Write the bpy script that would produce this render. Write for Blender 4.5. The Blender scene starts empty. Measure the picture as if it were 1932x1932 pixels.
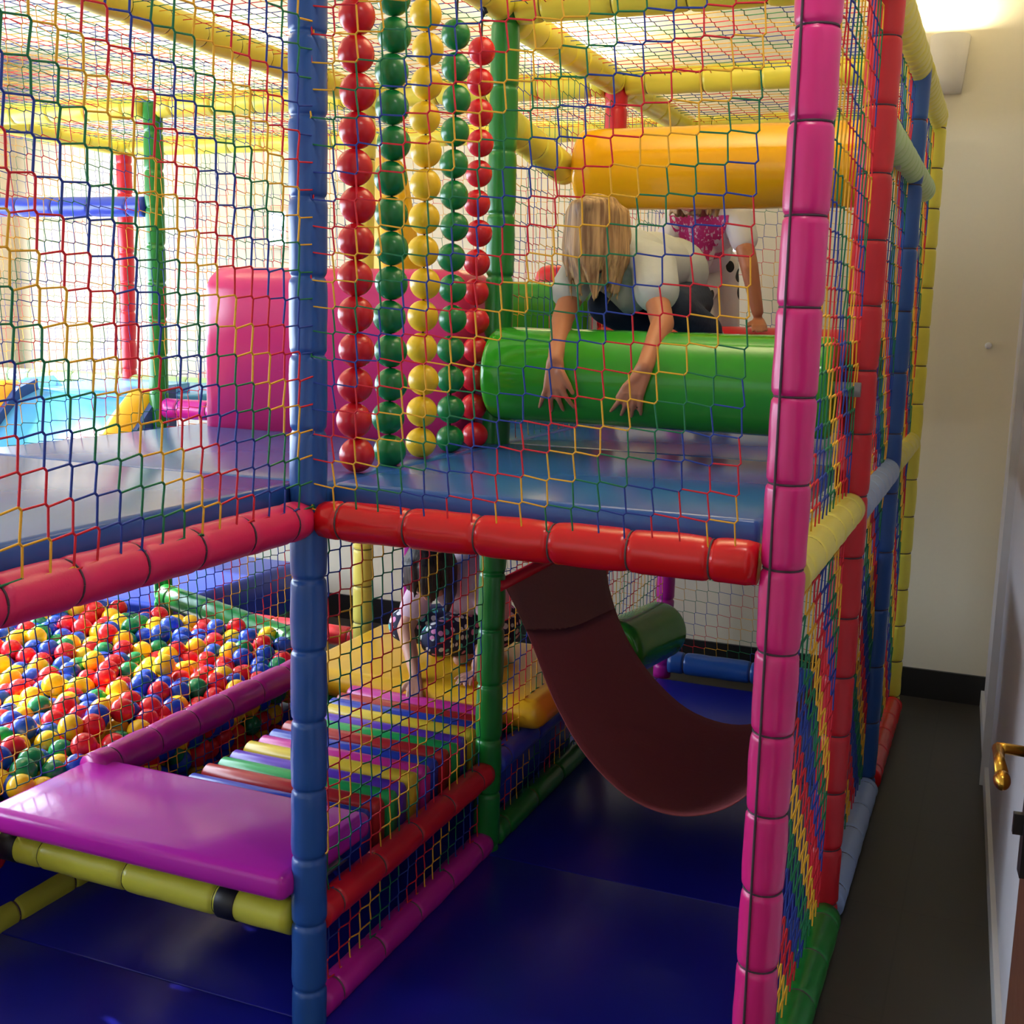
import bpy, bmesh, math, random
import numpy as np
from mathutils import Vector, Matrix, Quaternion
random.seed(7)
rng = np.random.default_rng(7)
PI = math.pi
scene = bpy.context.scene
col = scene.collection

# ------------------------------------------------------------------ helpers
def lin(c):
    return tuple(((x / 255) / 12.92 if x / 255 <= .04045 else ((x / 255 + .055) / 1.055) ** 2.4) for x in c)

def tag(o, label=None, cat=None, group=None, kind=None):
    if label: o['label'] = label
    if cat: o['category'] = cat
    if group: o['group'] = group
    if kind: o['kind'] = kind
    return o

def empty(name, loc=(0, 0, 0), label=None, cat=None, group=None):
    o = bpy.data.objects.new(name, None)
    o.location = loc
    o.empty_display_size = .05
    col.objects.link(o)
    return tag(o, label, cat, group)

def link(name, me, mats, parent=None, loc=None, rot=None):
    for m in (mats if isinstance(mats, (list, tuple)) else [mats]):
        if len(me.materials) < len(mats if isinstance(mats, (list, tuple)) else [mats]):
            me.materials.append(m)
    o = bpy.data.objects.new(name, me)
    col.objects.link(o)
    if parent: o.parent = parent
    if loc is not None: o.location = loc
    if rot is not None: o.rotation_euler = rot
    return o

def copy_tree(o, parent=None):
    c = o.copy()
    col.objects.link(c)
    if parent: c.parent = parent
    for ch in list(o.children): copy_tree(ch, c)
    return c

def shade(me, on=True):
    me.polygons.foreach_set('use_smooth', [on] * len(me.polygons))
    return me

def from_pydata(v, f, smooth=True):
    me = bpy.data.meshes.new('m')
    me.from_pydata([tuple(x) for x in v], [], f)
    me.update()
    return shade(me, smooth)

class MB:
    """collects vertices and faces of one mesh"""
    def __init__(s): s.v, s.f, s.mi = [], [], []
    def add(s, v, f, mi=0):
        b = len(s.v)
        s.v += [tuple(x) for x in v]
        s.f += [tuple(i + b for i in q) for q in f]
        s.mi += [mi] * len(f)
    def box(s, c, d, mi=0, M=None):
        x, y, z = d[0] / 2, d[1] / 2, d[2] / 2
        v = [Vector((a * x, b * y, e * z)) for a in (-1, 1) for b in (-1, 1) for e in (-1, 1)]
        if M: v = [M @ p for p in v]
        v = [p + Vector(c) for p in v]
        s.add(v, [(0, 1, 3, 2), (4, 6, 7, 5), (0, 4, 5, 1), (2, 3, 7, 6), (0, 2, 6, 4), (1, 5, 7, 3)], mi)
    def tube(s, pts, r, n=8, mi=0, caps=True):
        pts = [Vector(p) for p in pts]
        rs = r if isinstance(r, (list, tuple)) else [r] * len(pts)
        t0 = (pts[1] - pts[0]).normalized()
        a = t0.orthogonal().normalized()
        v, f = [], []
        for i, p in enumerate(pts):
            t = (pts[min(i + 1, len(pts) - 1)] - pts[max(i - 1, 0)]).normalized()
            a = (a - t * a.dot(t)).normalized()
            b = t.cross(a)
            for k in range(n):
                w = 2 * PI * k / n
                v.append(p + (a * math.cos(w) + b * math.sin(w)) * rs[i])
        for i in range(len(pts) - 1):
            for k in range(n):
                k2 = (k + 1) % n
                f.append((i * n + k, i * n + k2, (i + 1) * n + k2, (i + 1) * n + k))
        if caps:
            f.append(tuple(range(n - 1, -1, -1)))
            f.append(tuple((len(pts) - 1) * n + k for k in range(n)))
        s.add(v, f, mi)
    def lathe(s, prof, n=24, mi=0, M=None):
        """prof: list of (z, r) turned about z"""
        v, f = [], []
        for z, r in prof:
            for k in range(n):
                w = 2 * PI * k / n
                v.append(Vector((r * math.cos(w), r * math.sin(w), z)))
        if M: v = [M @ p for p in v]
        for i in range(len(prof) - 1):
            for k in range(n):
                k2 = (k + 1) % n
                f.append((i * n + k, i * n + k2, (i + 1) * n + k2, (i + 1) * n + k))
        f.append(tuple(range(n - 1, -1, -1)))
        f.append(tuple((len(prof) - 1) * n + k for k in range(n)))
        s.add(v, f, mi)
    def mesh(s, smooth=True):
        me = bpy.data.meshes.new('m')
        me.from_pydata(s.v, [], s.f)
        me.polygons.foreach_set('material_index', s.mi)
        me.update()
        return shade(me, smooth)

# ------------------------------------------------------------------ materials
def vinyl(name, rgb, rough=.3, bump=.12, scale=14, var=.06, fine=.0, spec=.5):
    m = bpy.data.materials.new(name); m.use_nodes = True
    nt = m.node_tree; N = nt.nodes; L = nt.links
    b = N['Principled BSDF']
    b.inputs['Roughness'].default_value = rough
    b.inputs['Specular IOR Level'].default_value = spec
    tc = N.new('ShaderNodeTexCoord')
    no = N.new('ShaderNodeTexNoise'); no.inputs['Scale'].default_value = scale; no.inputs['Detail'].default_value = 3
    L.new(tc.outputs['Object'], no.inputs['Vector'])
    c = lin(rgb)
    mx = N.new('ShaderNodeMix'); mx.data_type = 'RGBA'
    mx.inputs[6].default_value = (*[x * (1 - var) for x in c], 1)
    mx.inputs[7].default_value = (*[min(1, x * (1 + var)) for x in c], 1)
    L.new(no.outputs['Fac'], mx.inputs[0])
    L.new(mx.outputs[2], b.inputs['Base Color'])
    if bump:
        bp = N.new('ShaderNodeBump'); bp.inputs['Strength'].default_value = bump; bp.inputs['Distance'].default_value = .01
        L.new(no.outputs['Fac'], bp.inputs['Height'])
        if fine:
            n2 = N.new('ShaderNodeTexNoise'); n2.inputs['Scale'].default_value = 260
            L.new(tc.outputs['Object'], n2.inputs['Vector'])
            b2 = N.new('ShaderNodeBump'); b2.inputs['Strength'].default_value = fine; b2.inputs['Distance'].default_value = .002
            L.new(n2.outputs['Fac'], b2.inputs['Height']); L.new(bp.outputs['Normal'], b2.inputs['Normal'])
            L.new(b2.outputs['Normal'], b.inputs['Normal'])
        else:
            L.new(bp.outputs['Normal'], b.inputs['Normal'])
    return m

M = dict(
    blue=vinyl('blue_vinyl', (38, 84, 158), .3),
    deck=vinyl('deck_blue_vinyl', (50, 98, 176), .22, .05, 5),
    pink=vinyl('pink_vinyl', (216, 36, 124), .3, .14),
    rose=vinyl('rose_vinyl', (226, 40, 96), .34, .12, fine=.12),
    sidered=vinyl('side_red_vinyl', (196, 22, 38), .4, .1),
    red=vinyl('red_vinyl', (218, 22, 28), .24, .12),
    deepred=vinyl('deep_red_vinyl', (206, 24, 40), .34, .08),
    yellow=vinyl('yellow_vinyl', (234, 220, 74), .36, .08),
    pale=vinyl('pale_yellow_vinyl', (226, 214, 96), .4, .08),
    olive=vinyl('yellow_green_vinyl', (198, 196, 62), .34, .1),
    green=vinyl('green_vinyl', (24, 122, 44), .28, .1),
    rgreen=vinyl('roller_green_vinyl', (52, 150, 36), .13, .03, 5),
    ryellow=vinyl('roller_yellow_vinyl', (238, 172, 20), .16, .03, 5),
    palegreen=vinyl('pale_green_vinyl', (176, 206, 140), .4, .05),
    bluegrey=vinyl('blue_grey_vinyl', (150, 172, 214), .4, .05),
    magenta=vinyl('magenta_vinyl', (190, 40, 172), .2, .1, 7, fine=.03, spec=.35),
    mtube=vinyl('magenta_tube_vinyl', (190, 28, 148), .3, .12),
    hurdle=vinyl('hurdle_pink_vinyl', (222, 48, 118), .26, .05, 5),
    purple=vinyl('purple_vinyl', (104, 58, 196), .28, .05),
    sblue=vinyl('slat_blue_vinyl', (46, 70, 186), .28, .05),
    sgreen=vinyl('slat_green_vinyl', (40, 176, 92), .28, .05),
    sred=vinyl('slat_red_vinyl', (186, 44, 46), .28, .05),
    spink=vinyl('slat_pink_vinyl', (214, 52, 160), .28, .05),
    syellow=vinyl('slat_yellow_vinyl', (240, 208, 60), .3, .05),
    orange=vinyl('platform_yellow_vinyl', (242, 186, 34), .3, .06),
    slide=vinyl('slide_blue_plastic', (70, 160, 232), .25, .02, 3),
    slideside=vinyl('slide_side_blue', (46, 80, 150), .4, .05),
    bball=vinyl('ball_blue', (28, 74, 196), .22, 0), rball=vinyl('ball_red', (222, 28, 44), .22, 0),
    yball=vinyl('ball_yellow', (248, 204, 30), .25, 0), gball=vinyl('ball_green', (16, 132, 80), .22, 0),
    bead_r=vinyl('bead_red', (206, 22, 34), .26, .03, 30), bead_g=vinyl('bead_green', (14, 118, 56), .26, .03, 30),
    bead_y=vinyl('bead_yellow', (242, 196, 34), .3, .03, 30),
    black=vinyl('black_strap', (14, 14, 24), .5, .05), tie=vinyl('grey_tie', (92, 72, 74), .6, 0),
    dtie=vinyl('dark_tie', (70, 50, 62), .6, 0), ytie=vinyl('olive_tie', (96, 92, 44), .6, 0),
    navy=vinyl('floor_mat_navy', (24, 28, 150), .3, .05, 6),
    sling=vinyl('maroon_fabric', (158, 78, 80), .85, .2, 60, spec=.2),
    slingtop=vinyl('maroon_band_fabric', (140, 88, 80), .85, .2, 60, spec=.2),
    steel=vinyl('steel_axle', (150, 150, 150), .3, 0),
    beige=vinyl('beige_panel', (214, 190, 158), .6, .05, 3),
    sconce=vinyl('sconce_plaster', (214, 208, 200), .7, .02),
    brass=vinyl('brass', (196, 150, 60), .25, 0), iron=vinyl('dark_iron', (24, 22, 26), .4, 0),
    wood=vinyl('brown_wood', (86, 48, 26), .45, .1, 30), whitep=vinyl('white_paint', (214, 212, 214), .5, .03),
    c_red=vinyl('cord_red', (214, 24, 44), .7, 0), c_yel=vinyl('cord_yellow', (238, 176, 40), .7, 0),
    c_grn=vinyl('cord_green', (20, 116, 72), .7, 0), c_blu=vinyl('cord_blue', (30, 58, 150), .7, 0),
    skin=vinyl('tanned_skin', (182, 116, 80), .5, .03, 40), skin3=vinyl('light_skin', (206, 150, 128), .5, .03, 40),
    shirt=vinyl('grey_white_cotton', (192, 194, 188), .85, .25, 22, spec=.2),
    wshirt=vinyl('white_cotton', (232, 228, 226), .85, .25, 22, spec=.2),
    pinkshirt=vinyl('pale_pink_cotton', (226, 198, 214), .85, .25, 22, spec=.2),
    jeans=vinyl('dark_jeans', (44, 52, 70), .85, .2, 60, spec=.2),
    shoe_r=vinyl('shoe_red', (206, 40, 44), .5, .03), shoe_w=vinyl('shoe_white', (226, 224, 222), .5, .03),
    eye=vinyl('eye_white', (236, 232, 226), .2, 0), iris=vinyl('eye_iris', (60, 44, 34), .2, 0),
    lip=vinyl('lip', (176, 88, 82), .5, 0),
)
CORDS = [M['c_red'], M['c_yel'], M['c_grn'], M['c_blu']]
M['brass'].node_tree.nodes['Principled BSDF'].inputs['Metallic'].default_value = 1
M['steel'].node_tree.nodes['Principled BSDF'].inputs['Metallic'].default_value = .8

def hair_mat(name, a, b2):
    m = bpy.data.materials.new(name); m.use_nodes = True
    nt = m.node_tree; N = nt.nodes; L = nt.links; b = N['Principled BSDF']
    b.inputs['Roughness'].default_value = .5
    tc = N.new('ShaderNodeTexCoord'); mp = N.new('ShaderNodeMapping'); mp.inputs['Scale'].default_value = (90, 90, 6)
    no = N.new('ShaderNodeTexNoise'); no.inputs['Scale'].default_value = 1; no.inputs['Detail'].default_value = 4
    L.new(tc.outputs['Object'], mp.inputs['Vector']); L.new(mp.outputs[0], no.inputs['Vector'])
    r = N.new('ShaderNodeValToRGB')
    r.color_ramp.elements[0].position = .35; r.color_ramp.elements[1].position = .65
    r.color_ramp.elements[0].color = (*lin(a), 1); r.color_ramp.elements[1].color = (*lin(b2), 1)
    L.new(no.outputs['Fac'], r.inputs[0]); L.new(r.outputs[0], b.inputs['Base Color'])
    bp = N.new('ShaderNodeBump'); bp.inputs['Strength'].default_value = .5; bp.inputs['Distance'].default_value = .006
    L.new(no.outputs['Fac'], bp.inputs['Height']); L.new(bp.outputs[0], b.inputs['Normal'])
    return m
M['blonde'] = hair_mat('blonde_hair', (128, 92, 56), (206, 166, 112))
M['dark'] = hair_mat('dark_hair', (26, 20, 18), (62, 50, 44))

def spots_mat(name, base, spots, scale, thr, rand=True):
    m = bpy.data.materials.new(name); m.use_nodes = True
    nt = m.node_tree; N = nt.nodes; L = nt.links; b = N['Principled BSDF']
    b.inputs['Roughness'].default_value = .8
    tc = N.new('ShaderNodeTexCoord'); vo = N.new('ShaderNodeTexVoronoi'); vo.inputs['Scale'].default_value = scale
    vo.inputs['Randomness'].default_value = .55
    L.new(tc.outputs['Object'], vo.inputs['Vector'])
    lt = N.new('ShaderNodeMath'); lt.operation = 'LESS_THAN'; lt.inputs[1].default_value = thr
    L.new(vo.outputs['Distance'], lt.inputs[0])
    sp = N.new('ShaderNodeSeparateColor'); L.new(vo.outputs['Color'], sp.inputs[0])
    r = N.new('ShaderNodeValToRGB'); r.color_ramp.interpolation = 'CONSTANT'
    e = r.color_ramp.elements
    e[0].position = 0; e[0].color = (*lin(spots[0]), 1); e[1].position = 1 / len(spots); e[1].color = (*lin(spots[min(1, len(spots) - 1)]), 1)
    for i, s in enumerate(spots[2:], 2):
        q = e.new(i / len(spots)); q.color = (*lin(s), 1)
    L.new(sp.outputs[0], r.inputs[0])
    mx = N.new('ShaderNodeMix'); mx.data_type = 'RGBA'; mx.inputs[6].default_value = (*lin(base), 1)
    L.new(lt.outputs[0], mx.inputs[0]); L.new(r.outputs[0], mx.inputs[7]); L.new(mx.outputs[2], b.inputs['Base Color'])
    return m
M['dots'] = spots_mat('polka_dot_leggings', (36, 42, 76), [(236, 150, 206), (226, 240, 236), (90, 206, 200), (246, 246, 250)], 36, .4)
M['spotpants'] = spots_mat('white_pants_black_spots', (222, 214, 212), [(20, 18, 20)], 11, .3)

def print_mat():
    m = bpy.data.materials.new('pink_heart_print'); m.use_nodes = True
    nt = m.node_tree; N = nt.nodes; L = nt.links; b = N['Principled BSDF']; b.inputs['Roughness'].default_value = .7
    tc = N.new('ShaderNodeTexCoord'); w = N.new('ShaderNodeTexNoise'); w.inputs['Scale'].default_value = 60
    mp = N.new('ShaderNodeMapping'); mp.inputs['Scale'].default_value = (2.2, 2, 1)
    L.new(tc.outputs['Object'], mp.inputs['Vector']); L.new(mp.outputs[0], w.inputs['Vector'])
    r = N.new('ShaderNodeValToRGB'); r.color_ramp.elements[0].position = .56; r.color_ramp.elements[1].position = .62
    r.color_ramp.elements[0].color = (*lin((208, 44, 124)), 1); r.color_ramp.elements[1].color = (*lin((236, 196, 214)), 1)
    L.new(w.outputs['Fac'], r.inputs[0]); L.new(r.outputs[0], b.inputs['Base Color'])
    return m
M['print'] = print_mat()

def plaster(name, rgb, rough=.8, scale=60, bump=.03):
    return vinyl(name, rgb, rough, bump, scale, .02, spec=.25)
M['wall'] = plaster('cream_wall_paint', (232, 222, 196))
M['ceil'] = plaster('ceiling_paint', (244, 238, 214))
M['rwall'] = plaster('lilac_white_wall_paint', (206, 202, 208))
M['skirt'] = vinyl('dark_stone_skirting', (30, 28, 26), .4, .02)

def tile_floor():
    m = bpy.data.materials.new('dark_floor_tiles'); m.use_nodes = True
    nt = m.node_tree; N = nt.nodes; L = nt.links; b = N['Principled BSDF']; b.inputs['Roughness'].default_value = .45
    tc = N.new('ShaderNodeTexCoord'); br = N.new('ShaderNodeTexBrick')
    br.offset = 0; br.inputs['Scale'].default_value = 1; br.inputs['Brick Width'].default_value = .6; br.inputs['Row Height'].default_value = .6
    br.inputs['Mortar Size'].default_value = .003
    br.inputs['Color1'].default_value = (*lin((54, 50, 46)), 1); br.inputs['Color2'].default_value = (*lin((57, 53, 48)), 1)
    br.inputs['Mortar'].default_value = (*lin((48, 44, 41)), 1)
    L.new(tc.outputs['Object'], br.inputs['Vector']); L.new(br.outputs['Color'], b.inputs['Base Color'])
    return m
M['floor'] = tile_floor()

def glass_mat():
    m = bpy.data.materials.new('window_glass'); m.use_nodes = True
    nt = m.node_tree; N = nt.nodes; L = nt.links
    N.remove(N['Principled BSDF'])
    t = N.new('ShaderNodeBsdfTransparent'); g = N.new('ShaderNodeBsdfGlossy'); g.inputs['Roughness'].default_value = .02
    mx = N.new('ShaderNodeMixShader'); mx.inputs[0].default_value = .06
    L.new(t.outputs[0], mx.inputs[1]); L.new(g.outputs[0], mx.inputs[2]); L.new(mx.outputs[0], N['Material Output'].inputs[0])
    return m
M['glass'] = glass_mat()

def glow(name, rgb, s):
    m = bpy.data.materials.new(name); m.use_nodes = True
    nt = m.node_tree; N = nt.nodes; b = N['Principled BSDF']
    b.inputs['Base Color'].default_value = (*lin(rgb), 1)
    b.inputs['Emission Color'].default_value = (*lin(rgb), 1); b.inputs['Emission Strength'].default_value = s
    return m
M['glow'] = glow('glare_spot_glow', (226, 236, 255), 6)  # emission that stands in for the glare spots on the back wall

# ------------------------------------------------------------------ camera
f_px = 2244.85
r_, u_, f_ = Vector((.9233, .3832, .0261)), Vector((-.0860, .1397, .9865)), Vector((-.3744, .9131, -.1628))
CAM = Vector((1.3446, -2.1411, 1.6328))
r_ = (r_ - f_ * r_.dot(f_)).normalized(); f_.normalize(); u_ = r_.cross(f_)
cd = bpy.data.cameras.new('camera'); cam = bpy.data.objects.new('camera', cd); col.objects.link(cam)
cam.matrix_world = Matrix(((r_.x, u_.x, -f_.x, CAM.x), (r_.y, u_.y, -f_.y, CAM.y), (r_.z, u_.z, -f_.z, CAM.z), (0, 0, 0, 1)))
cd.sensor_width = 36; cd.lens = f_px * 36 / 1932; cd.clip_start = .02
scene.camera = cam
def pix(p):
    d = Vector(p) - CAM; z = d.dot(f_)
    return 966 + f_px * d.dot(r_) / z, 966 - f_px * d.dot(u_) / z, z

# ------------------------------------------------------------------ room shell
def struct(name, me, m, parent=None):
    o = link(name, me, m, parent)
    if parent is None: o['kind'] = 'structure'
    return o
XL, XR0, XR1, YB, YF, ZC = -4.05, 1.37, 1.60, 3.3, -4.2, 3.0
def xr(y): return 1.372 - .0335 * (y - 3.3)
b = MB(); b.box(((XL + 1.7) / 2, -.45, -.05), (1.7 - XL + .4, 7.9, .1)); struct('floor', b.mesh(False), M['floor'])
b = MB(); b.box(((XL + 1.7) / 2, -.45, ZC + .05), (1.7 - XL + .4, 7.9, .1)); struct('ceiling', b.mesh(False), M['ceil'])
b = MB(); b.box(((XL + 1.6) / 2, YB + .06, ZC / 2), (1.6 - XL + .4, .12, ZC)); struct('wall_back', b.mesh(False), M['wall'])
b = MB()
b.add([(xr(YB), YB, 0), (xr(YF), YF, 0), (xr(YF), YF, ZC), (xr(YB), YB, ZC), (xr(YB) + .12, YB, 0), (xr(YF) + .12, YF, 0), (xr(YF) + .12, YF, ZC), (xr(YB) + .12, YB, ZC)],
      [(0, 1, 2, 3), (7, 6, 5, 4), (3, 2, 6, 7), (0, 4, 5, 1), (0, 3, 7, 4), (1, 5, 6, 2)])
struct('wall_right', b.mesh(False), M['rwall'])
# left wall with a long window opening
WY0, WY1, WZ0, WZ1 = -2.6, 3.0, .85, 2.25
b = MB()
b.box((XL - .06, (YB + YF) / 2, WZ0 / 2), (.12, YB - YF, WZ0)); b.box((XL - .06, (YB + YF) / 2, (ZC + WZ1) / 2), (.12, YB - YF, ZC - WZ1))
b.box((XL - .06, (YB + WY1) / 2, (WZ0 + WZ1) / 2), (.12, YB - WY1, WZ1 - WZ0)); b.box((XL - .06, (WY0 + YF) / 2, (WZ0 + WZ1) / 2), (.12, WY0 - YF, WZ1 - WZ0))
struct('wall_left', b.mesh(False), M['wall'])
# front wall with an unseen window added for front light
FX0, FX1, FZ0, FZ1 = -2.9, .2, .9, 2.3
b = MB()
W = 1.7 - XL; cx = (1.7 + XL) / 2
b.box((cx, YF - .06, FZ0 / 2), (W, .12, FZ0)); b.box((cx, YF - .06, (ZC + FZ1) / 2), (W, .12, ZC - FZ1))
b.box(((XL + FX0) / 2, YF - .06, (FZ0 + FZ1) / 2), (FX0 - XL, .12, FZ1 - FZ0)); b.box(((FX1 + 1.7) / 2, YF - .06, (FZ0 + FZ1) / 2), (1.7 - FX1, .12, FZ1 - FZ0))
struct('wall_front', b.mesh(False), M['wall'])
def window(name, lo, hi, axis, n):
    e = empty(name, lo); e['kind'] = 'structure'
    e.location = (0, 0, 0)
    b = MB(); t = .05
    (x0, y0, z0), (x1, y1, z1) = lo, hi
    if axis == 'y':
        b.box((x0, (y0 + y1) / 2, z0 + t / 2), (.07, y1 - y0, t)); b.box((x0, (y0 + y1) / 2, z1 - t / 2), (.07, y1 - y0, t))
        for i in range(n + 1): b.box((x0, y0 + (y1 - y0) * i / n, (z0 + z1) / 2), (.07, t, z1 - z0))
        g = MB(); g.box((x0, (y0 + y1) / 2, (z0 + z1) / 2), (.008, y1 - y0, z1 - z0))
    else:
        b.box(((x0 + x1) / 2, y0, z0 + t / 2), (x1 - x0, .07, t)); b.box(((x0 + x1) / 2, y0, z1 - t / 2), (x1 - x0, .07, t))
        for i in range(n + 1): b.box((x0 + (x1 - x0) * i / n, y0, (z0 + z1) / 2), (t, .07, z1 - z0))
        g = MB(); g.box(((x0 + x1) / 2, y0, (z0 + z1) / 2), (x1 - x0, .008, z1 - z0))
    link('pane_frame', b.mesh(False), M['whitep'], e); link('pane', g.mesh(False), M['glass'], e)
window('window_1', (XL - .06, WY0, WZ0), (XL - .06, WY1, WZ1), 'y', 4)
window('fill_window', (FX0, YF - .06, FZ0), (FX1, YF - .06, FZ1), 'x', 3)  # unseen opening behind the camera, added to let fill light in
for nm, x, z, w_, h_ in (('glare_spot_1', .165, 2.0, .075, .11), ('glare_spot_2', -2.25, 2.05, .1, .17)):  # small framed glowing panes added to imitate bright glare spots
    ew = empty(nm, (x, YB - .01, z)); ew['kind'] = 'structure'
    b = MB(); b.box((0, .004, 0), (w_ + .05, .012, h_ + .05)); link('pane_frame', b.mesh(False), M['beige'], ew)
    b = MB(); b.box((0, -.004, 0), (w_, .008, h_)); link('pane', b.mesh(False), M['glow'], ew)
b = MB(); b.box(((XL + xr(YB)) / 2, YB - .008, .065), (xr(YB) - XL, .016, .13)); struct('baseboard_back', b.mesh(False), M['skirt'])
b = MB(); b.add([(xr(YB), YB - .01, 0), (xr(-1.5), -1.5, 0), (xr(-1.5), -1.5, .07), (xr(YB), YB - .01, .07),
                 (xr(YB) - .014, YB - .01, 0), (xr(-1.5) - .014, -1.5, 0), (xr(-1.5) - .014, -1.5, .07), (xr(YB) - .014, YB - .01, .07)],
                [(0, 3, 2, 1), (4, 5, 6, 7), (3, 7, 6, 2), (0, 1, 5, 4), (0, 4, 7, 3), (1, 2, 6, 5)])
struct('baseboard_right', b.mesh(False), M['whitep'])
b = MB(); b.box((xr(2.35) - .0, 2.35, 1.05), (.05, .09, 2.1)); struct('trim_1', b.mesh(False), M['whitep'])
# beige panel beside the far window corner
b = MB()
b.box((-3.6, YB - .02, 1.46), (.64, .04, 1.26))
o = link('wall_panel', b.mesh(False), M['beige']); tag(o, 'plain beige board on the far wall at the left end behind the slide', 'board')

# ------------------------------------------------------------------ padded tubes
def sleeve(L, r, ties, n=26, seed=0, endtaper=False):
    """foam sleeve along +z, pinched where it is tied"""
    rs = np.random.RandomState(seed)
    zs = [0]
    step = .012
    z = 0
    zz = sorted(set([round(x, 4) for x in np.arange(0, L + 1e-6, .02)] + [round(min(max(t + d, 0), L), 4) for t in ties for d in (-.014, -.008, -.004, 0, .004, .008, .014)]))
    ph = rs.rand(8) * 6.28
    v, f = [], []
    for z in zz:
        p = 0
        for t in ties:
            d = abs(z - t)
            p = max(p, .12 * math.exp(-(d / .005) ** 2) + .035 * math.exp(-(d / .016) ** 2))
        if endtaper:
            for t in (0, L):
                p = max(p, .12 * math.exp(-(abs(z - t) / .02) ** 2))
        for k in range(n):
            w = 2 * PI * k / n
            q = 1 - p + .012 * math.sin(z * 37 + ph[0] + 2 * w) + .01 * math.sin(z * 61 + ph[1] - 3 * w) + (.012 * math.sin(9 * w + ph[2] + z * 20) if p > .01 else .003 * math.sin(7 * w + ph[3]))
            v.append((r * q * math.cos(w), r * q * math.sin(w), z))
    for i in range(len(zz) - 1):
        for k in range(n):
            k2 = (k + 1) % n
            f.append((i * n + k, i * n + k2, (i + 1) * n + k2, (i + 1) * n + k))
    f.append(tuple(range(n - 1, -1, -1))); f.append(tuple((len(zz) - 1) * n + k for k in range(n)))
    return from_pydata(v, f)

_ring = {}
def ring(r, t=.0022):
    key = (round(r, 4), t)
    if key not in _ring:
        b = MB(); n = 24
        pts = [(r * math.cos(2 * PI * k / n), r * math.sin(2 * PI * k / n), 0) for k in range(n + 1)]
        b.tube(pts, t, 5, caps=False)
        _ring[key] = b.mesh()
    return _ring[key]

sd = [0]
def pad(name, p0, p1, r, m, label, cat, group=None, tie=None, pitch=.152, off=.06, endtaper=False, tt=.0022):
    p0, p1 = Vector(p0), Vector(p1)
    L = (p1 - p0).length
    ties = list(np.arange(off, L - .01, pitch))
    sd[0] += 1
    e = empty(name, p0, label, cat, group)
    e.rotation_mode = 'QUATERNION'
    e.rotation_quaternion = Vector((0, 0, 1)).rotation_difference(p1 - p0)
    link('foam_sleeve', sleeve(L, r, ties, seed=sd[0], endtaper=endtaper), m, e)
    if tie:
        for t in ties:
            me = ring(r * .872, tt)
            o = link('tie', me, tie, e, (0, 0, t))
    return e

ZT = 2.443
def post(i, j, r, m, label, tie=None, z0=0.02, z1=ZT + .03, pitch=.152, off=.06, dx=0, dy=0):
    return pad('padded_post', (i + dx, j + dy, z0), (i + dx, j + dy, z1), r, m, label, 'post', 'padded posts of the play frame', tie, pitch, off)
pA = post(0, 0, .0395, M['blue'], 'blue padded post at the inner corner in front, between the rose and red rails', off=.10, pitch=.158)
pB = post(1, 0, .0405, M['pink'], 'pink padded corner post in front, laced with dark cord', M['dtie'], off=.09, pitch=.155)
# the lacing cord up the pink post
b = MB(); pts = []
for k in range(80):
    z = .02 + k * 2.44 / 79
    a = math.atan2(-.99, .16) - (.42 + .34 * z / 2.4)
    ri = .0415
    pts.append((ri * math.cos(a), ri * math.sin(a), z))
b.tube(pts, .0026, 6); link('lacing_cord', b.mesh(), M['dtie'], pB)
post(0, 1, .040, M['green'], 'green padded post beside the red bead string, behind the blue corner post', off=.02, pitch=.17)
post(1, 1, .0435, M['sidered'], 'red padded post on the passage side, next behind the pink corner post', M['dtie'], pitch=.16)
post(1, 2, .042, M['blue'], 'blue padded post on the passage side, between red and yellow posts', M['dtie'], pitch=.2)
post(1, 3, .042, M['yellow'], 'yellow padded post at the back corner, next to the wall', M['ytie'], pitch=.155)
post(0, 2, .040, M['deepred'], 'red padded post behind the blonde child, under the roof beam joint')
post(0, 3, .040, M['mtube'], 'pink padded post at the back wall behind the hammock')
post(-1, 2, .040, M['pale'], 'pale yellow padded post behind the yellow platform', M['ytie'])
post(-2, 2, .040, M['green'], 'green padded post left of the pink hurdle, by the slide', off=.04)
post(-3, 3, .040, M['deepred'], 'red padded post behind the blue rail and the slide')
post(-1, 3, .040, M['mtube'], 'magenta padded post behind the dark-haired child', dx=-.29, z1=1.2)

def rail(p0, p1, r, m, label, tie=None, pitch=.152, off=.07, group='padded rails of the play frame', **k):
    return pad('padded_rail', p0, p1, r, m, label, 'rail', group, tie, pitch, off, **k)
H = 1.198
rail((.035, 0, H), (.962, 0, H), .0425, M['red'], 'glossy red padded rail between the blue and pink posts', M['tie'], .157, .05, endtaper=True)
rail((0, -.03, H), (0, -1.5, H), .042, M['rose'], 'rose padded rail at deck height, left of the blue post', M['tie'], .155, .06, endtaper=True)
rail((1, .05, 1.17), (1, .965, 1.17), .043, M['pale'], 'pale yellow padded rail between the pink and red side posts', M['ytie'], .15)
rail((1, 1.05, 1.155), (1, 1.96, 1.155), .045, M['bluegrey'], 'blue-grey padded rail between the red and blue side posts', M['tie'], .12)
rail((1, 2.05, 1.165), (1, 2.96, 1.165), .043, M['pale'], 'pale yellow padded rail between the blue and yellow side posts', M['ytie'])
rail((1, 1.04, 2.12), (1, 2.6, 2.13), .045, M['palegreen'], 'pale green padded rail high up between the red and blue side posts', M['ytie'], .09)
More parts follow.
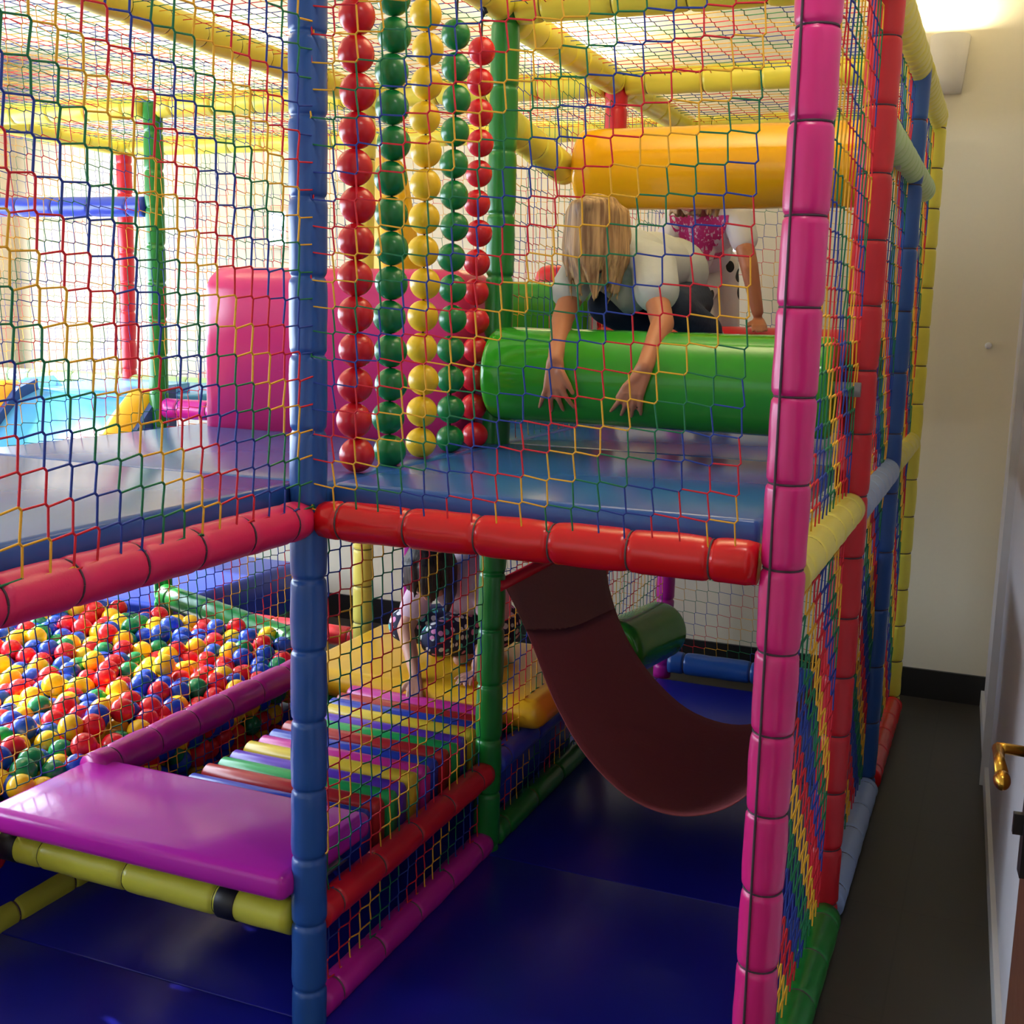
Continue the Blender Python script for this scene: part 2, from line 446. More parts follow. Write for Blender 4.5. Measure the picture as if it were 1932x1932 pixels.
# lower rails
rail((0, .03, .277), (0, .97, .277), .038, M['deepred'], 'red padded rail at knee height between the blue and green posts', M['tie'], .2)
rail((0, .03, .055), (0, .97, .055), .038, M['mtube'], 'magenta padded rail on the floor below the red rail', M['dtie'], .2)
rail((0, 1.04, .285), (0, 1.97, .285), .038, M['sblue'], 'blue padded rail at knee height behind the green post', M['dtie'], .24)
rail((0, 1.04, .055), (0, 1.97, .055), .040, M['green'], 'green padded rail on the floor behind the green post', M['dtie'], .24)
yr = rail((-.96, 0, .287), (-.03, 0, .277), .040, M['olive'], 'yellow-green padded rail under the front edge of the magenta mat', M['ytie'], .26, .2, tt=.001)
for z in (.755, .1):
    b = MB(); b.lathe([(-.026, .0412), (-.024, .0425), (.024, .0425), (.026, .0412)], 26); link('strap', b.mesh(), M['black'], yr, (0, 0, z))
rail((-.97, -.6, .045), (-.95, 1.3, .045), .042, M['olive'], 'yellow-green padded rail on the floor under the ball pit edge', M['ytie'], .2)
rail((-.85, .27, .388), (-.85, 1.36, .392), .048, M['mtube'], 'magenta padded rail along the edge of the ball pit', M['dtie'], .17, tt=.0012)
rail((-1.93, 1.93, .40), (-.98, 1.52, .41), .05, M['green'], 'green padded rail across the back of the ball pit', M['dtie'], .3)
rail((1, .04, .05), (1, .96, .05), .045, M['green'], 'green padded rail on the floor between pink and red side posts', M['dtie'], .2).location = (1.015, .04, .05)
rail((1.015, 1.05, .05), (1.015, 1.96, .05), .042, M['bluegrey'], 'blue-grey padded rail on the floor between red and blue side posts', M['tie'], .2)
rail((1.015, 2.05, .05), (1.015, 2.96, .05), .042, M['red'], 'red padded rail on the floor by the yellow corner post', M['dtie'], .2)
rail((.04, 2.98, .1), (.96, 2.98, .1), .05, M['blue'], 'blue padded rail on the floor along the back wall', M['dtie'], .3)
rail((-1.96, 2, 1.205), (-1.04, 2, 1.205), .042, M['mtube'], 'magenta padded rail at deck height between green and pale yellow posts', M['dtie'])
rail((-3.9, 3, 1.235), (-1.04, 3, 1.235), .036, M['palegreen'], 'pale green padded rail at deck height along the far wall', M['ytie'])
rail((-3.4, 2, 2.052), (-2.03, 2, 2.043), .042, M['sblue'], 'blue padded rail up at the left, running to the green post', M['dtie'], .2)
# roof beams
BG = 'yellow roof beams of the play frame'
def beam(p0, p1, label, r=.046, m='yellow', pitch=.2):
    return pad('roof_beam', p0, p1, r, M[m], label, 'beam', BG, M['ytie'], pitch, .07, tt=.0012)
beam((0, -.04, ZT + .02), (0, .96, ZT + .02), 'yellow roof beam above the bead curtain')
beam((0, 1.04, ZT), (0, 1.96, ZT), 'yellow roof beam running back from the green post', pitch=.12)
beam((0, 2.04, ZT), (0, 2.96, ZT), 'yellow roof beam behind the red joint above the yellow roller')
beam((.04, 1, ZT + .02), (.96, 1, ZT + .02), 'yellow roof beam along the top from the green post to the red post', .05)
beam((.04, 2, ZT), (.96, 2, ZT), 'yellow roof beam above the yellow roller', .045)
beam((-.96, 2, ZT), (-.04, 2, ZT), 'yellow roof beam behind the bead curtain')
beam((-1.96, 2, ZT), (-1.04, 2, ZT), 'yellow roof beam to the right of the green post top')
beam((-3.4, 2, ZT), (-2.04, 2, ZT), 'yellow roof beam to the left of the green post top')
beam((-3.0, 3, ZT), (-.04, 3, ZT), 'yellow roof beam along the far wall behind the slide')
beam((.04, 3, ZT), (.96, 3, ZT), 'yellow roof beam along the back wall over the two rollers')
beam((-1, -1.3, ZT + .02), (-1, 1.96, ZT), 'long yellow roof beam slanting across the top left', .046, pitch=.17)
beam((-3, 2.04, ZT), (-3, 2.96, ZT), 'yellow roof beam above the red post at the far left')
beam((1, .04, ZT), (1, .96, ZT), 'pale yellow roof beam from pink post to red post', .042, 'pale', .07)
beam((1, 1.04, ZT), (1, 1.96, ZT), 'pale yellow roof beam from red post to blue post', .048, 'pale', .07)
beam((1, 2.04, ZT), (1, 2.96, ZT), 'pale yellow roof beam from blue post to yellow post', .048, 'pale', .07)
beam((0, 1.04, 2.155), (0, 1.5, 2.09), 'short yellow beam carrying the end of the yellow roller', .048, 'yellow', .12)

# ------------------------------------------------------------------ nets
PH = {}
def net(o, ex, ez, w, h, label, pitch=.0525, mirror=False, phase=0, r=.0021, sides=4, off=(0, 0), jit=.022, group='safety nets of the play frame', sag=.0, seed=0):
    """multicoloured knotless net: staircase cords in pairs of colours. o lower corner, ex along, ez up"""
    rs = np.random.RandomState(seed + 11)
    o, ex, ez = np.array(o, float), np.array(ex, float), np.array(ez, float)
    en = np.cross(ex, ez)
    nu, nv = int(w / pitch) + 2, int(h / pitch) + 2
    # node i along ex from i0, j counted downward from the top
    us = off[0] + np.arange(-1, nu + 1) * pitch
    vs = off[1] + np.arange(-1, nv + 1) * pitch
    us = us[(us > -.001) & (us < w + .001)]; vs = vs[(vs > -.001) & (vs < h + .001)]
    iu = np.round((us - off[0]) / pitch).astype(int); iv = np.round((vs - off[1]) / pitch).astype(int)
    nI, nJ = len(us), len(vs)
    J = rs.normal(0, 1, (nI, nJ, 3)) * pitch * jit
    J[:, :, 2] *= .6
    bul = sag * np.sin(PI * us / w)[:, None] * np.sin(PI * vs / h)[None, :]
    P = o + us[:, None, None] * ex + vs[None, :, None] * ez + J[:, :, 0:1] * ex + J[:, :, 1:2] * ez + (J[:, :, 2:3] + bul[:, :, None]) * en
    d = pitch * .05
    s = -1 if mirror else 1
    A = P - s * d * ex - d * ez            # takes the cord that came along, turns down
    B = P + s * d * ex + d * ez
    segs = []
    for i in range(nI):
        for j in range(nJ):
            ii, jj = iu[i], -iv[j]
            k = ii + jj if not mirror else -ii + jj
            # horizontal from this node to the next along the cord direction
            a = (i + 1, j) if not mirror else (i - 1, j)
            if 0 <= a[0] < nI: segs.append((B[i, j], A[a], k))
            if j > 0: segs.append((A[i, j], B[i, j - 1], k))
            segs.append((A[i, j], B[i, j], k - (1 if (i + j) % 2 else 0)))
    S = np.array([x[0] for x in segs]); T = np.array([x[1] for x in segs]); K = np.array([x[2] for x in segs])
    # cords run on to the surrounding frame at the rim
    D = T - S; Ln = np.linalg.norm(D, axis=1)[:, None]; D = D / Ln
    S = S - D * r * .6; T = T + D * r * .6
    a = np.cross(D, en + ex * .13 + ez * .07); a /= np.linalg.norm(a, axis=1)[:, None]
    bb = np.cross(D, a)
    n = len(S)
    V = np.zeros((n, 2, sides, 3))
    for q in range(sides):
        w_ = 2 * PI * (q + .5) / sides
        ofs = (a * math.cos(w_) + bb * math.sin(w_)) * r
        V[:, 0, q] = S + ofs; V[:, 1, q] = T + ofs
    base = (np.arange(n) * 2 * sides)[:, None]
    F = np.concatenate([np.stack([base[:, 0] + q, base[:, 0] + (q + 1) % sides, base[:, 0] + sides + (q + 1) % sides, base[:, 0] + sides + q], 1)[:, None] for q in range(sides)], 1).reshape(-1, 4)
    me = bpy.data.meshes.new('net')
    V = V.reshape(-1, 3)
    me.vertices.add(len(V)); me.vertices.foreach_set('co', V.ravel())
    me.loops.add(len(F) * 4); me.loops.foreach_set('vertex_index', F.ravel().astype(np.int32))
    me.polygons.add(len(F)); me.polygons.foreach_set('loop_start', np.arange(0, len(F) * 4, 4, dtype=np.int32))
    try: me.polygons.foreach_set('loop_total', np.full(len(F), 4, np.int32))
    except Exception: pass
    ci = (((K + phase) // 2) % 4).astype(np.int32)
    for c in CORDS: me.materials.append(c)
    me.polygons.foreach_set('material_index', np.repeat(ci, sides))
    me.update(); me.validate(); shade(me)
    ob = bpy.data.objects.new('safety_net', me); col.objects.link(ob)
    tag(ob, label, 'net', group)
    return ob
X, Y_, Z = (1, 0, 0), (0, 1, 0), (0, 0, 1)
net((.018, -.026, 1.21), X, Z, .945, 1.225, 'multicoloured net above the glossy red rail, between blue and pink posts', off=(.653 - .018 - 12 * .0525, 1.536 - 1.21 - 6 * .0525), phase=3, r=.002, seed=1)
net((.026, -1.5, 1.21), Y_, Z, 1.482, 1.225, 'multicoloured net above the rose rail, left of the blue post', pitch=.0535, mirror=True, off=(1.5 - .611 - 16 * .0535, 1.387 - 1.21 - 3 * .0535), phase=0, r=.0021, seed=2)
SG = ('pink and red', 'red and blue', 'blue and yellow')
for k in range(3):
    net((1, k + .04, 1.2), Y_, Z, .92, 1.22, 'upper multicoloured side net between the %s posts' % SG[k], pitch=.056, mirror=True, seed=3 + k, phase=k * 3, r=.0024)
    net((1, k + .04, .08), Y_, Z, .92, 1.05, 'lower multicoloured side net between the %s posts' % SG[k], pitch=.056, mirror=True, seed=6 + k, phase=k * 3 + 2, r=.0026)
net((.03, .03, ZT + .01), X, Y_, .94, 2.94, 'multicoloured roof net over the two rollers', seed=10, r=.0015, sides=3)
net((-.97, -1.2, ZT + .012), X, Y_, .94, 4.15, 'multicoloured roof net over the pink hurdle and the left deck', seed=11, r=.0015, sides=3)
net((-3.4, -1.2, ZT + .012), X, Y_, 2.37, 4.15, 'multicoloured roof net over the slide at the left', seed=12, r=.0015, sides=3)
net((-3.0, 3.02, 1.25), X, Z, 2.98, 1.17, 'multicoloured net in front of the far wall behind the slide', seed=13, r=.0013, sides=3)
net((.03, 3.02, 1.2), X, Z, .94, 1.2, 'thin net in front of the back wall behind the two rollers', seed=14, r=.0013, sides=3)
net((.03, 3.02, .12), X, Z, .94, 1.08, 'thin net in front of the back wall behind the hammock', seed=15, r=.0013, sides=3)
net((-1.0, 3.02, .12), X, Z, .96, 1.08, 'thin net in front of the back wall behind the yellow platform', seed=25, r=.0013, sides=3)
net((0, 1.04, 1.27), Y_, Z, 1.9, 1.15, 'upper net running back from the green post beside the blonde child', seed=16, r=.0013, sides=3)
net((0, .03, .31), Y_, Z, .94, .85, 'net above the red knee-high rail, between the blue and green posts', pitch=.05, seed=17, phase=5, r=.002)
net((0, .03, .09), Y_, Z, .94, .155, 'strip of net between the red rail and the magenta floor rail', pitch=.05, seed=18, r=.002)
net((0, 1.04, .32), Y_, Z, 1.9, .85, 'net above the blue knee-high rail, left of the hammock', pitch=.05, seed=19, r=.0018)
net((0, 1.04, .09), Y_, Z, .92, .16, 'strip of net between the blue rail and the green floor rail', pitch=.05, seed=20, r=.0018)
net((-.87, -1.2, .43), Y_, Z, 2.55, .76, 'net between the ball pit and the magenta mat, under the rose rail', pitch=.0435, seed=21, phase=1, r=.0017)
net((-.87, .3, .08), Y_, Z, 1.05, .27, 'strip of net holding back the balls below the magenta rail', pitch=.0435, seed=22, r=.0017)
net((-1.0, -1.2, 1.27), Y_, Z, 3.15, 1.15, 'multicoloured inner net along the left edge of the deck', pitch=.0525, seed=23, phase=2, r=.0014, sides=3)
net((-3.0, 1.0, 1.25), Y_, Z, 1.95, 1.17, 'multicoloured net by the left window beyond the slide', seed=24, r=.0012, sides=3)

# ------------------------------------------------------------------ mats and decks
def rbox(d, bev=.02, seg=3, bulge=0, sub=0):
    bm = bmesh.new(); bmesh.ops.create_cube(bm, size=1)
    for v in bm.verts: v.co = Vector((v.co.x * d[0], v.co.y * d[1], v.co.z * d[2]))
    bmesh.ops.bevel(bm, geom=bm.edges[:], offset=bev, segments=seg, profile=.5, affect='EDGES')
    me = bpy.data.meshes.new('m'); bm.to_mesh(me); bm.free()
    return shade(me)
def mat_block(name, c, d, m, label, cat, bev=.02, group=None, rot=None):
    o = link(name, rbox(d, bev), m, None, c, rot)
    return tag(o, label, cat, group)
DT = 1.272
DG = 'blue padded deck mats'
def deck(x0, x1, y0, y1, label, z=DT, m='deck', t=.06):
    return mat_block('deck_mat', ((x0 + x1) / 2, (y0 + y1) / 2, z - t / 2), (x1 - x0 - .006, y1 - y0 - .006, t), M[m], label, 'mat', .014, DG)
deck(.03, .95, .035, 1.0, 'blue padded deck mat behind the glossy red rail')
deck(.03, .95, 1.0, 1.98, 'blue padded deck mat below the yellow roller')
deck(.03, .95, 1.98, 2.94, 'blue padded deck mat by the back wall below the red roller')
deck(-1.0, -.035, -1.0, .02, 'blue padded deck mat behind the rose rail')
deck(-1.0, .03, .02, 1.0, 'blue padded deck mat in front of the pink hurdle')
deck(-1.0, .03, 1.0, 1.97, 'blue padded deck mat behind the pink hurdle')
deck(-1.0, .03, 1.97, 2.94, 'blue padded deck mat in the far row beside the green hurdle')
deck(-3.0, -1.98, 2.12, 2.95, 'light blue mat at the head of the slide', 1.25, 'slide')
# joists under the deck edge
FG = 'dark blue floor mats'
fm = 0
for (x0, x1) in ((-1.0, 0), (0, 1.0)):
    for (y0, y1) in ((-1, 0), (0, .956), (.956, 1.95), (1.95, 2.93)):
        if x0 == 0 and y0 < 0: continue
        nm = {(-1.0, -1): 'dark blue floor mat at the bottom left in front of the yellow-green rail', (-1.0, 0): 'dark blue floor mat under the coloured slats and magenta mat',
              (-1.0, .956): 'dark blue floor mat under the yellow platform front', (-1.0, 1.95): 'dark blue floor mat under the pale yellow post',
              (0, 0): 'dark blue floor mat between the blue and pink posts', (0, .956): 'dark blue floor mat beneath the maroon hammock', (0, 1.95): 'dark blue floor mat behind the hammock by the back wall'}[(x0, y0)]
        o = link('floor_mat', rbox((x1 - x0 - .0015, y1 - y0 - .0015, .03), .004), M['navy'], None, ((x0 + x1) / 2, (y0 + y1) / 2, .0155)); tag(o, nm, 'mat', FG)
# magenta mat
mat_block('platform_mat', (-.452, .122, .377), (.868, .395, .065), M['magenta'], 'glossy magenta padded mat at the bottom left beside the ball pit', 'mat', .022)
# yellow platform
e = empty('padded_platform', (-.42, 1.78, 0), 'yellow padded platform under the dark-haired child', 'platform')
link('top_pad', rbox((.95, .68, .10), .045, 4), M['orange'], e, (.02, -.19, .37))
link('base', rbox((.80, .6, .27), .02), M['sblue'], e, (-.03, -.17, .165)); link('edge_band', rbox((.88, .64, .03), .01), M['green'], e, (.0, -.18, .308))
# blue low platform back left
mat_block('padded_platform', (-2.75, 2.55, .2), (1.5, 1.1, .26), M['sblue'], 'low blue padded platform behind the ball pit by the far wall', 'platform', .03)
rail((-1.93, 2.35, .2), (-1.05, 2.35, .2), .045, M['deepred'], 'dark red padded rail low down behind the green pit rail', M['dtie'], .2)

# ------------------------------------------------------------------ stepping slats
SM = dict(B=('sblue', 'blue'), R=('sred', 'red'), G=('sgreen', 'green'), P=('purple', 'purple'), Y=('syellow', 'yellow'), M=('spink', 'pink'))
order = 'BRGPYMBRGPYBRM'
ords = {}
where = {'B': ['next to the magenta mat', 'between the pink and red ones, midway', 'behind the second yellow one'],
         'R': ['second from the magenta mat', 'between the blue and green ones, midway', 'next before the back pink one'],
         'G': ['third from the magenta mat', 'in the back half of the row'], 'P': ['fourth from the magenta mat', 'in the back half of the row'],
         'Y': ['fifth from the magenta mat', 'in the back half of the row'], 'M': ['sixth from the magenta mat', 'last of the row, at the yellow platform']}
for i, c in enumerate(order):
    y = .375 + i * .0655
    k = ords.get(c, 0); ords[c] = k + 1
    fat = .062 if i == 13 else .052
    bm = MB()
    # rounded top profile extruded along x
    prof = [(-fat / 2, -.13), (-fat / 2, -.022)] + [(-fat / 2 * math.cos(PI * q / 8), -.022 + .022 * math.sin(PI * q / 8)) for q in range(1, 8)] + [(fat / 2, -.022), (fat / 2, -.13)]
    n = len(prof); Ls = .275
    xs = [(-Ls, .9), (-Ls + .006, 1), (Ls - .006, 1), (Ls, .9)]
    v = [(x, a * s, -.065 + (bz + .065) * s) for x, s in xs for a, bz in prof]
    f = [(q * n + j, q * n + (j + 1) % n, (q + 1) * n + (j + 1) % n, (q + 1) * n + j) for q in range(3) for j in range(n)]
    f += [tuple(range(n - 1, -1, -1)), tuple(range(3 * n, 4 * n))]
    bm.add(v, f)
    o = link('stepping_bar', bm.mesh(), M[SM[c][0]], None, (-.335 + (.004 * ((i * 7) % 3 - 1)), y, .386 + .003 * ((i * 5) % 3 - 1)), (0, 0, .012 * ((i * 3) % 3 - 1)))
    tag(o, '%s foam stepping bar, %s' % (SM[c][1], where[c][k]), 'stepping bar', 'coloured stepping bars')

for x, nm in ((-.52, 'thin steel rail under the left ends of the coloured stepping bars'), (-.13, 'thin steel rail under the right ends of the coloured stepping bars')):
    b = MB(); b.tube([(x, .02, .243), (x, 1.26, .243)], .013, 10); tag(link('support_rail', b.mesh(), M['steel']), nm, 'rail')

# ------------------------------------------------------------------ rollers, hurdles
def roller(name, p0, p1, r, m, label, axle=.06, edge=.02):
    p0, p1 = Vector(p0), Vector(p1); L = (p1 - p0).length
    e = empty(name, p0, label, 'roller', 'padded rollers')
    e.rotation_mode = 'QUATERNION'; e.rotation_quaternion = Vector((0, 0, 1)).rotation_difference(p1 - p0)
    b = MB()
    pr = [(0, .02), (0, r - edge)] + [(edge - edge * math.cos(a), r - edge + edge * math.sin(a)) for a in (.4, .8, 1.2, PI / 2)]
    nseg = 14
    for k in range(1, nseg): pr.append((edge + (L - 2 * edge) * k / nseg, r * (1 + .006 * math.sin(k * 2.3))))
    pr += [(L - edge + edge * math.cos(a), r - edge + edge * math.sin(a)) for a in (PI / 2, 1.2, .8, .4)] + [(L, r - edge), (L, .02)]
    b.lathe(pr, 48); link('roller_body', b.mesh(), M[m], e)
    b = MB(); b.lathe([(-axle, .018), (L + axle, .018)], 14); link('axle', b.mesh(), M['steel'], e)
    return e
roller('foam_roller', (.04, .9, 1.475), (.955, .9, 1.475), .127, 'rgreen', 'glossy green padded roller under the blonde child')
roller('foam_roller', (.06, 1.5, 2.088), (.955, 1.5, 2.088), .122, 'ryellow', 'glossy yellow padded roller hanging above the blonde child')
roller('foam_roller', (.06, 2.1, 1.495), (.955, 2.1, 1.495), .12, 'deepred', 'glossy red padded roller at the back under the second child')
roller('foam_roller', (.075, 1.99, .405), (.145, 2.42, .40), .115, 'rgreen', 'green padded roller lying behind the maroon hammock', axle=.0, edge=.03)
# pink hurdle with rounded top and slightly domed end
def hurdle(name, c, L, D, Hh, m, label, rr=.08):
    prof = [(-D / 2, 0), (-D / 2, Hh - rr)] + [(-D / 2 + rr - rr * math.cos(PI / 2 * q / 6), Hh - rr + rr * math.sin(PI / 2 * q / 6)) for q in range(1, 7)]
    prof += [(D / 2 - rr + rr * math.sin(PI / 2 * q / 6), Hh - rr + rr * math.cos(PI / 2 * q / 6)) for q in range(0, 7)] + [(D / 2, 0)]
    n = len(prof); v, f = [], []
    xs = [(-L / 2, .86), (-L / 2 + .012, .94), (-L / 2 + .035, 1)] + [(-L / 2 + .035 + (L - .07) * k / 8, 1) for k in range(1, 8)] + [(L / 2 - .035, 1), (L / 2 - .012, .94), (L / 2, .86)]
    for x, s in xs:
        for a, z in prof: v.append((x, a * s, Hh * .45 + (z - Hh * .45) * (s if z > Hh * .45 else 1)))
    for q in range(len(xs) - 1):
        for j in range(n): f.append((q * n + j, q * n + (j + 1) % n, (q + 1) * n + (j + 1) % n, (q + 1) * n + j))
    f += [tuple(range(n - 1, -1, -1)), tuple(range((len(xs) - 1) * n, len(xs) * n))]
    o = link(name, from_pydata(v, f), m, None, c)
    return tag(o, label, 'hurdle')
hurdle('foam_hurdle', (-.50, 1.02, DT), .86, .28, .485, M['hurdle'], 'big pink padded hurdle on the left deck with rounded top', .07)
hurdle('foam_hurdle', (-.30, 2.02, DT), .46, .2, .485, M['rgreen'], 'green padded hurdle behind the green post and the blonde child', .06)
# yellow leaning block behind the hurdle: two faces meeting at an upright edge
b = MB()
zs0, zs1 = DT, 2.19
base = [(-.80, 1.70), (-.625, 1.50), (-.47, 1.66), (-.64, 1.86)]
top = [(-.79, 1.69), (-.625, 1.51), (-.60, 1.57), (-.72, 1.74)]
b.add([(x, y, zs0) for x, y in base] + [(x, y, zs1 - .02 * i) for i, (x, y) in enumerate(top)], [(3, 2, 1, 0), (4, 5, 6, 7), (0, 1, 5, 4), (1, 2, 6, 5), (2, 3, 7, 6), (3, 0, 4, 7)])
me = b.mesh(False); bm = bmesh.new(); bm.from_mesh(me); bmesh.ops.recalc_face_normals(bm, faces=bm.faces[:]); bmesh.ops.bevel(bm, geom=bm.edges[:], offset=.02, segments=3, affect='EDGES'); bm.to_mesh(me); bm.free(); shade(me)
o = link('padded_block', me, M['orange']); tag(o, 'tall yellow padded block behind the bead strings and the pink hurdle', 'block')
# red cushion piece between yellow block and green hurdle
mat_block('padded_block', (-.30, 2.45, 1.55), (.16, .5, .56), M['deepred'], 'upright red padded block behind the green beads', 'block', .05)

# ------------------------------------------------------------------ bead strings
bead_me = {}
def bead_mesh(k):
    if k not in bead_me:
        bm = bmesh.new(); bmesh.ops.create_uvsphere(bm, u_segments=28, v_segments=18, radius=.0394)
        me = bpy.data.meshes.new('bead'); bm.to_mesh(me); bm.free(); shade(me); me.materials.append(M[k]); bead_me[k] = me
    return bead_me[k]
strings = [(.195, 1.313, .0785, 14, 'bead_r', 'string of red balls nearest the blue post', 1.02, 2.44), (.357, 1.308, .0785, 14, 'bead_g', 'string of green balls between the red and yellow strings', 1.0, 2.44),
           (.526, 1.312, .0785, 14, 'bead_y', 'string of yellow balls, the middle one of the bead curtain', .98, 2.44), (.691, 1.308, .078, 14, 'bead_g', 'string of green balls next to the red one by the green post', .94, 2.44),
           (.843, 1.306, .0775, 14, 'bead_r', 'string of red balls beside the green post', .92, 2.44)]
for y, z0, dz, n, m, lab, sc, zt in strings:
    e = empty('bead_string', (0, y, z0), lab, 'bead string', 'hanging strings of balls')
    for k in range(n):
        o = link('bead', bead_mesh(m), M[m], e, (.003 * math.sin(k * 1.9 + y * 9), .003 * math.cos(k * 2.7), k * dz), (k, k * 2, k * 3))
        o.scale = (sc, sc, sc * .98)
    ztop = n * dz - .02
    b = MB(); b.tube([(0, 0, -.03), (0, 0, ztop), (.002, 0, zt - z0)], .003, 6); link('cord', b.mesh(), M['black'], e)
    b = MB(); b.tube([(0, 0, ztop + .03), (.006, .002, ztop + .038), (-.004, 0, ztop + .048), (.004, -.004, ztop + .056), (.012, 0, ztop + .036)], .0055, 6); link('knot', b.mesh(), M['black'], e)

# ------------------------------------------------------------------ slide
e = empty('slide', (-2.45, 1.6, 0), 'light blue slide with yellow padded sides running down into the ball pit', 'slide')
path = [(2.3, 1.245), (2.12, 1.24), (2.0, 1.2), (1.85, 1.06), (1.6, .80), (1.35, .54), (1.15, .37), (.95, .32)]
v, f = [], []
xs = [-2.86, -2.8, -2.45, -2.13, -2.07]
zo = [.05, .0, -.02, 0, .05]
for y, z in path:
    for x, q in zip(xs, zo): v.append((x + 2.45, y - 1.6, z + q))
for y, z in path:
    for x, q in zip(xs, zo): v.append((x + 2.45, y - 1.6, z + q - .05))
n = len(xs); P_ = len(path)
for i in range(P_ - 1):
    for k in range(n - 1):
        f.append((i * n + k, i * n + k + 1, (i + 1) * n + k + 1, (i + 1) * n + k))
        g = P_ * n; f.append((g + i * n + k, g + (i + 1) * n + k, g + (i + 1) * n + k + 1, g + i * n + k + 1))
    for k in (0, n - 1):
        g = P_ * n; f.append((i * n + k, (i + 1) * n + k, g + (i + 1) * n + k, g + i * n + k))
for i in (0, P_ - 1):
    for k in range(n - 1):
        g = P_ * n; f.append((i * n + k, i * n + k + 1, g + i * n + k + 1, g + i * n + k))
me = from_pydata(v, f); bm = bmesh.new(); bm.from_mesh(me); bmesh.ops.recalc_face_normals(bm, faces=bm.faces[:]); bm.to_mesh(me); bm.free()
link('chute', me, M['slide'], e)
for sx in (-2.88, -2.10):
    b = MB()
    for (xa, ra) in ((sx, .085),):
        pts = [(xa + 2.45, 2.08 - 1.6, 1.22), (xa + 2.45, 2.02 - 1.6, 1.215), (xa + 2.45, 1.9 - 1.6, 1.11), (xa + 2.44, 1.6 - 1.6, .78), (xa + 2.40, 1.3 - 1.6, .48), (xa + 2.39, 1.1 - 1.6, .36)]
        b.tube(pts, [.06, .078, .082, .082, .08, .07], 20)
    g = link('side_guard', b.mesh(), M['orange'], e)
    b = MB()
    s = .075
    v = []
    for y, z in path[1:]:
        for x in (sx + s - .02, sx + s + .02): v += [(x + 2.45, y - 1.6, z + .05), (x + 2.45, y - 1.6, z - .16)]
    f = []
    for i in range(len(path) - 2):
        a, c = i * 4, i * 4 + 4
        f += [(a, a + 1, c + 1, c), (a + 2, c + 2, c + 3, a + 3), (a, c, c + 2, a + 2), (a + 1, a + 3, c + 3, c + 1)]
    f += [(0, 2, 3, 1), (len(v) - 4, len(v) - 3, len(v) - 1, len(v) - 2)]
    b.add(v, f); link('side_board', b.mesh(False), M['slideside'], e)

# ------------------------------------------------------------------ hammock
e = empty('hammock', (.5, 1.5, .2), 'maroon fabric hammock slung under the right deck', 'hammock')
NU, NV = 40, 16
front = [(.03, .855), (.062, .80), (.12, .69), (.20, .515), (.30, .37), (.43, .268), (.56, .238), (.68, .268), (.78, .345), (.87, .5), (.93, .68), (.965, .84)]
back = [(.03, .86), (.05, .70), (.10, .55), (.17, .43), (.26, .33), (.38, .245), (.52, .212), (.64, .235), (.76, .32), (.86, .48), (.93, .67), (.965, .84)]
def samp(c, t):
    q = t * (len(c) - 1); i = min(int(q), len(c) - 2); w = q - i
    p0, p1, p2, p3 = c[max(i - 1, 0)], c[i], c[i + 1], c[min(i + 2, len(c) - 1)]
    return tuple(.5 * (2 * p1[k] + (p2[k] - p0[k]) * w + (2 * p0[k] - 5 * p1[k] + 4 * p2[k] - p3[k]) * w * w + (3 * p1[k] - p0[k] - 3 * p2[k] + p3[k]) * w ** 3) for k in (0, 1))
def hpt(t, s):
    a, c = samp(front, t), samp(back, t)
    x, z = a[0] * (1 - s) + c[0] * s, a[1] * (1 - s) + c[1] * s
    y = 1.02 + .93 * s
    z += -.05 * math.sin(PI * s) * math.sin(PI * t) + .006 * math.sin(9 * s + 5 * t) * math.sin(PI * t)
    return Vector((x - .5, y - 1.5, z - .2))
def cloth(t0, t1, nu):
    v, f = [], []
    for lay in (0, -.006):
        for i in range(nu + 1):
            for j in range(NV + 1):
                p = hpt(t0 + (t1 - t0) * i / nu, j / NV); v.append((p.x, p.y, p.z + lay))
    n = NV + 1; g = (nu + 1) * n
    for i in range(nu):
        for j in range(NV):
            a = i * n + j
            f += [(a, a + 1, a + n + 1, a + n), (g + a, g + a + n, g + a + n + 1, g + a + 1)]
        for j in (0, NV):
            a = i * n + j; f.append((a, a + n, g + a + n, g + a))
    for i in (0, nu):
        for j in range(NV):
            a = i * n + j; f.append((a, a + 1, g + a + 1, g + a))
    me = from_pydata(v, f); bm = bmesh.new(); bm.from_mesh(me); bmesh.ops.recalc_face_normals(bm, faces=bm.faces[:]); bm.to_mesh(me); bm.free()
    return me
link('sling_cloth', cloth(.16, 1, NU), M['sling'], e)
link('top_band', cloth(0, .162, 8), M['slingtop'], e)
b = MB(); b.tube([(-.47, -.52, .655), (-.47, .47, .66)], .018, 10); link('hanging_bar', b.mesh(), M['deepred'], e)
b = MB(); b.tube([(.465, -.52, .645), (.465, .47, .645)], .016, 10); link('hanging_bar', b.mesh(), M['deepred'], e)
for x, z in ((-.47, .66), (.465, .65)):
    for y in (-.5, .45):
        b = MB(); b.tube([(x, y, z), (x, y, 1.0)], .006, 6); link('hanging_strap', b.mesh(), M['black'], e)

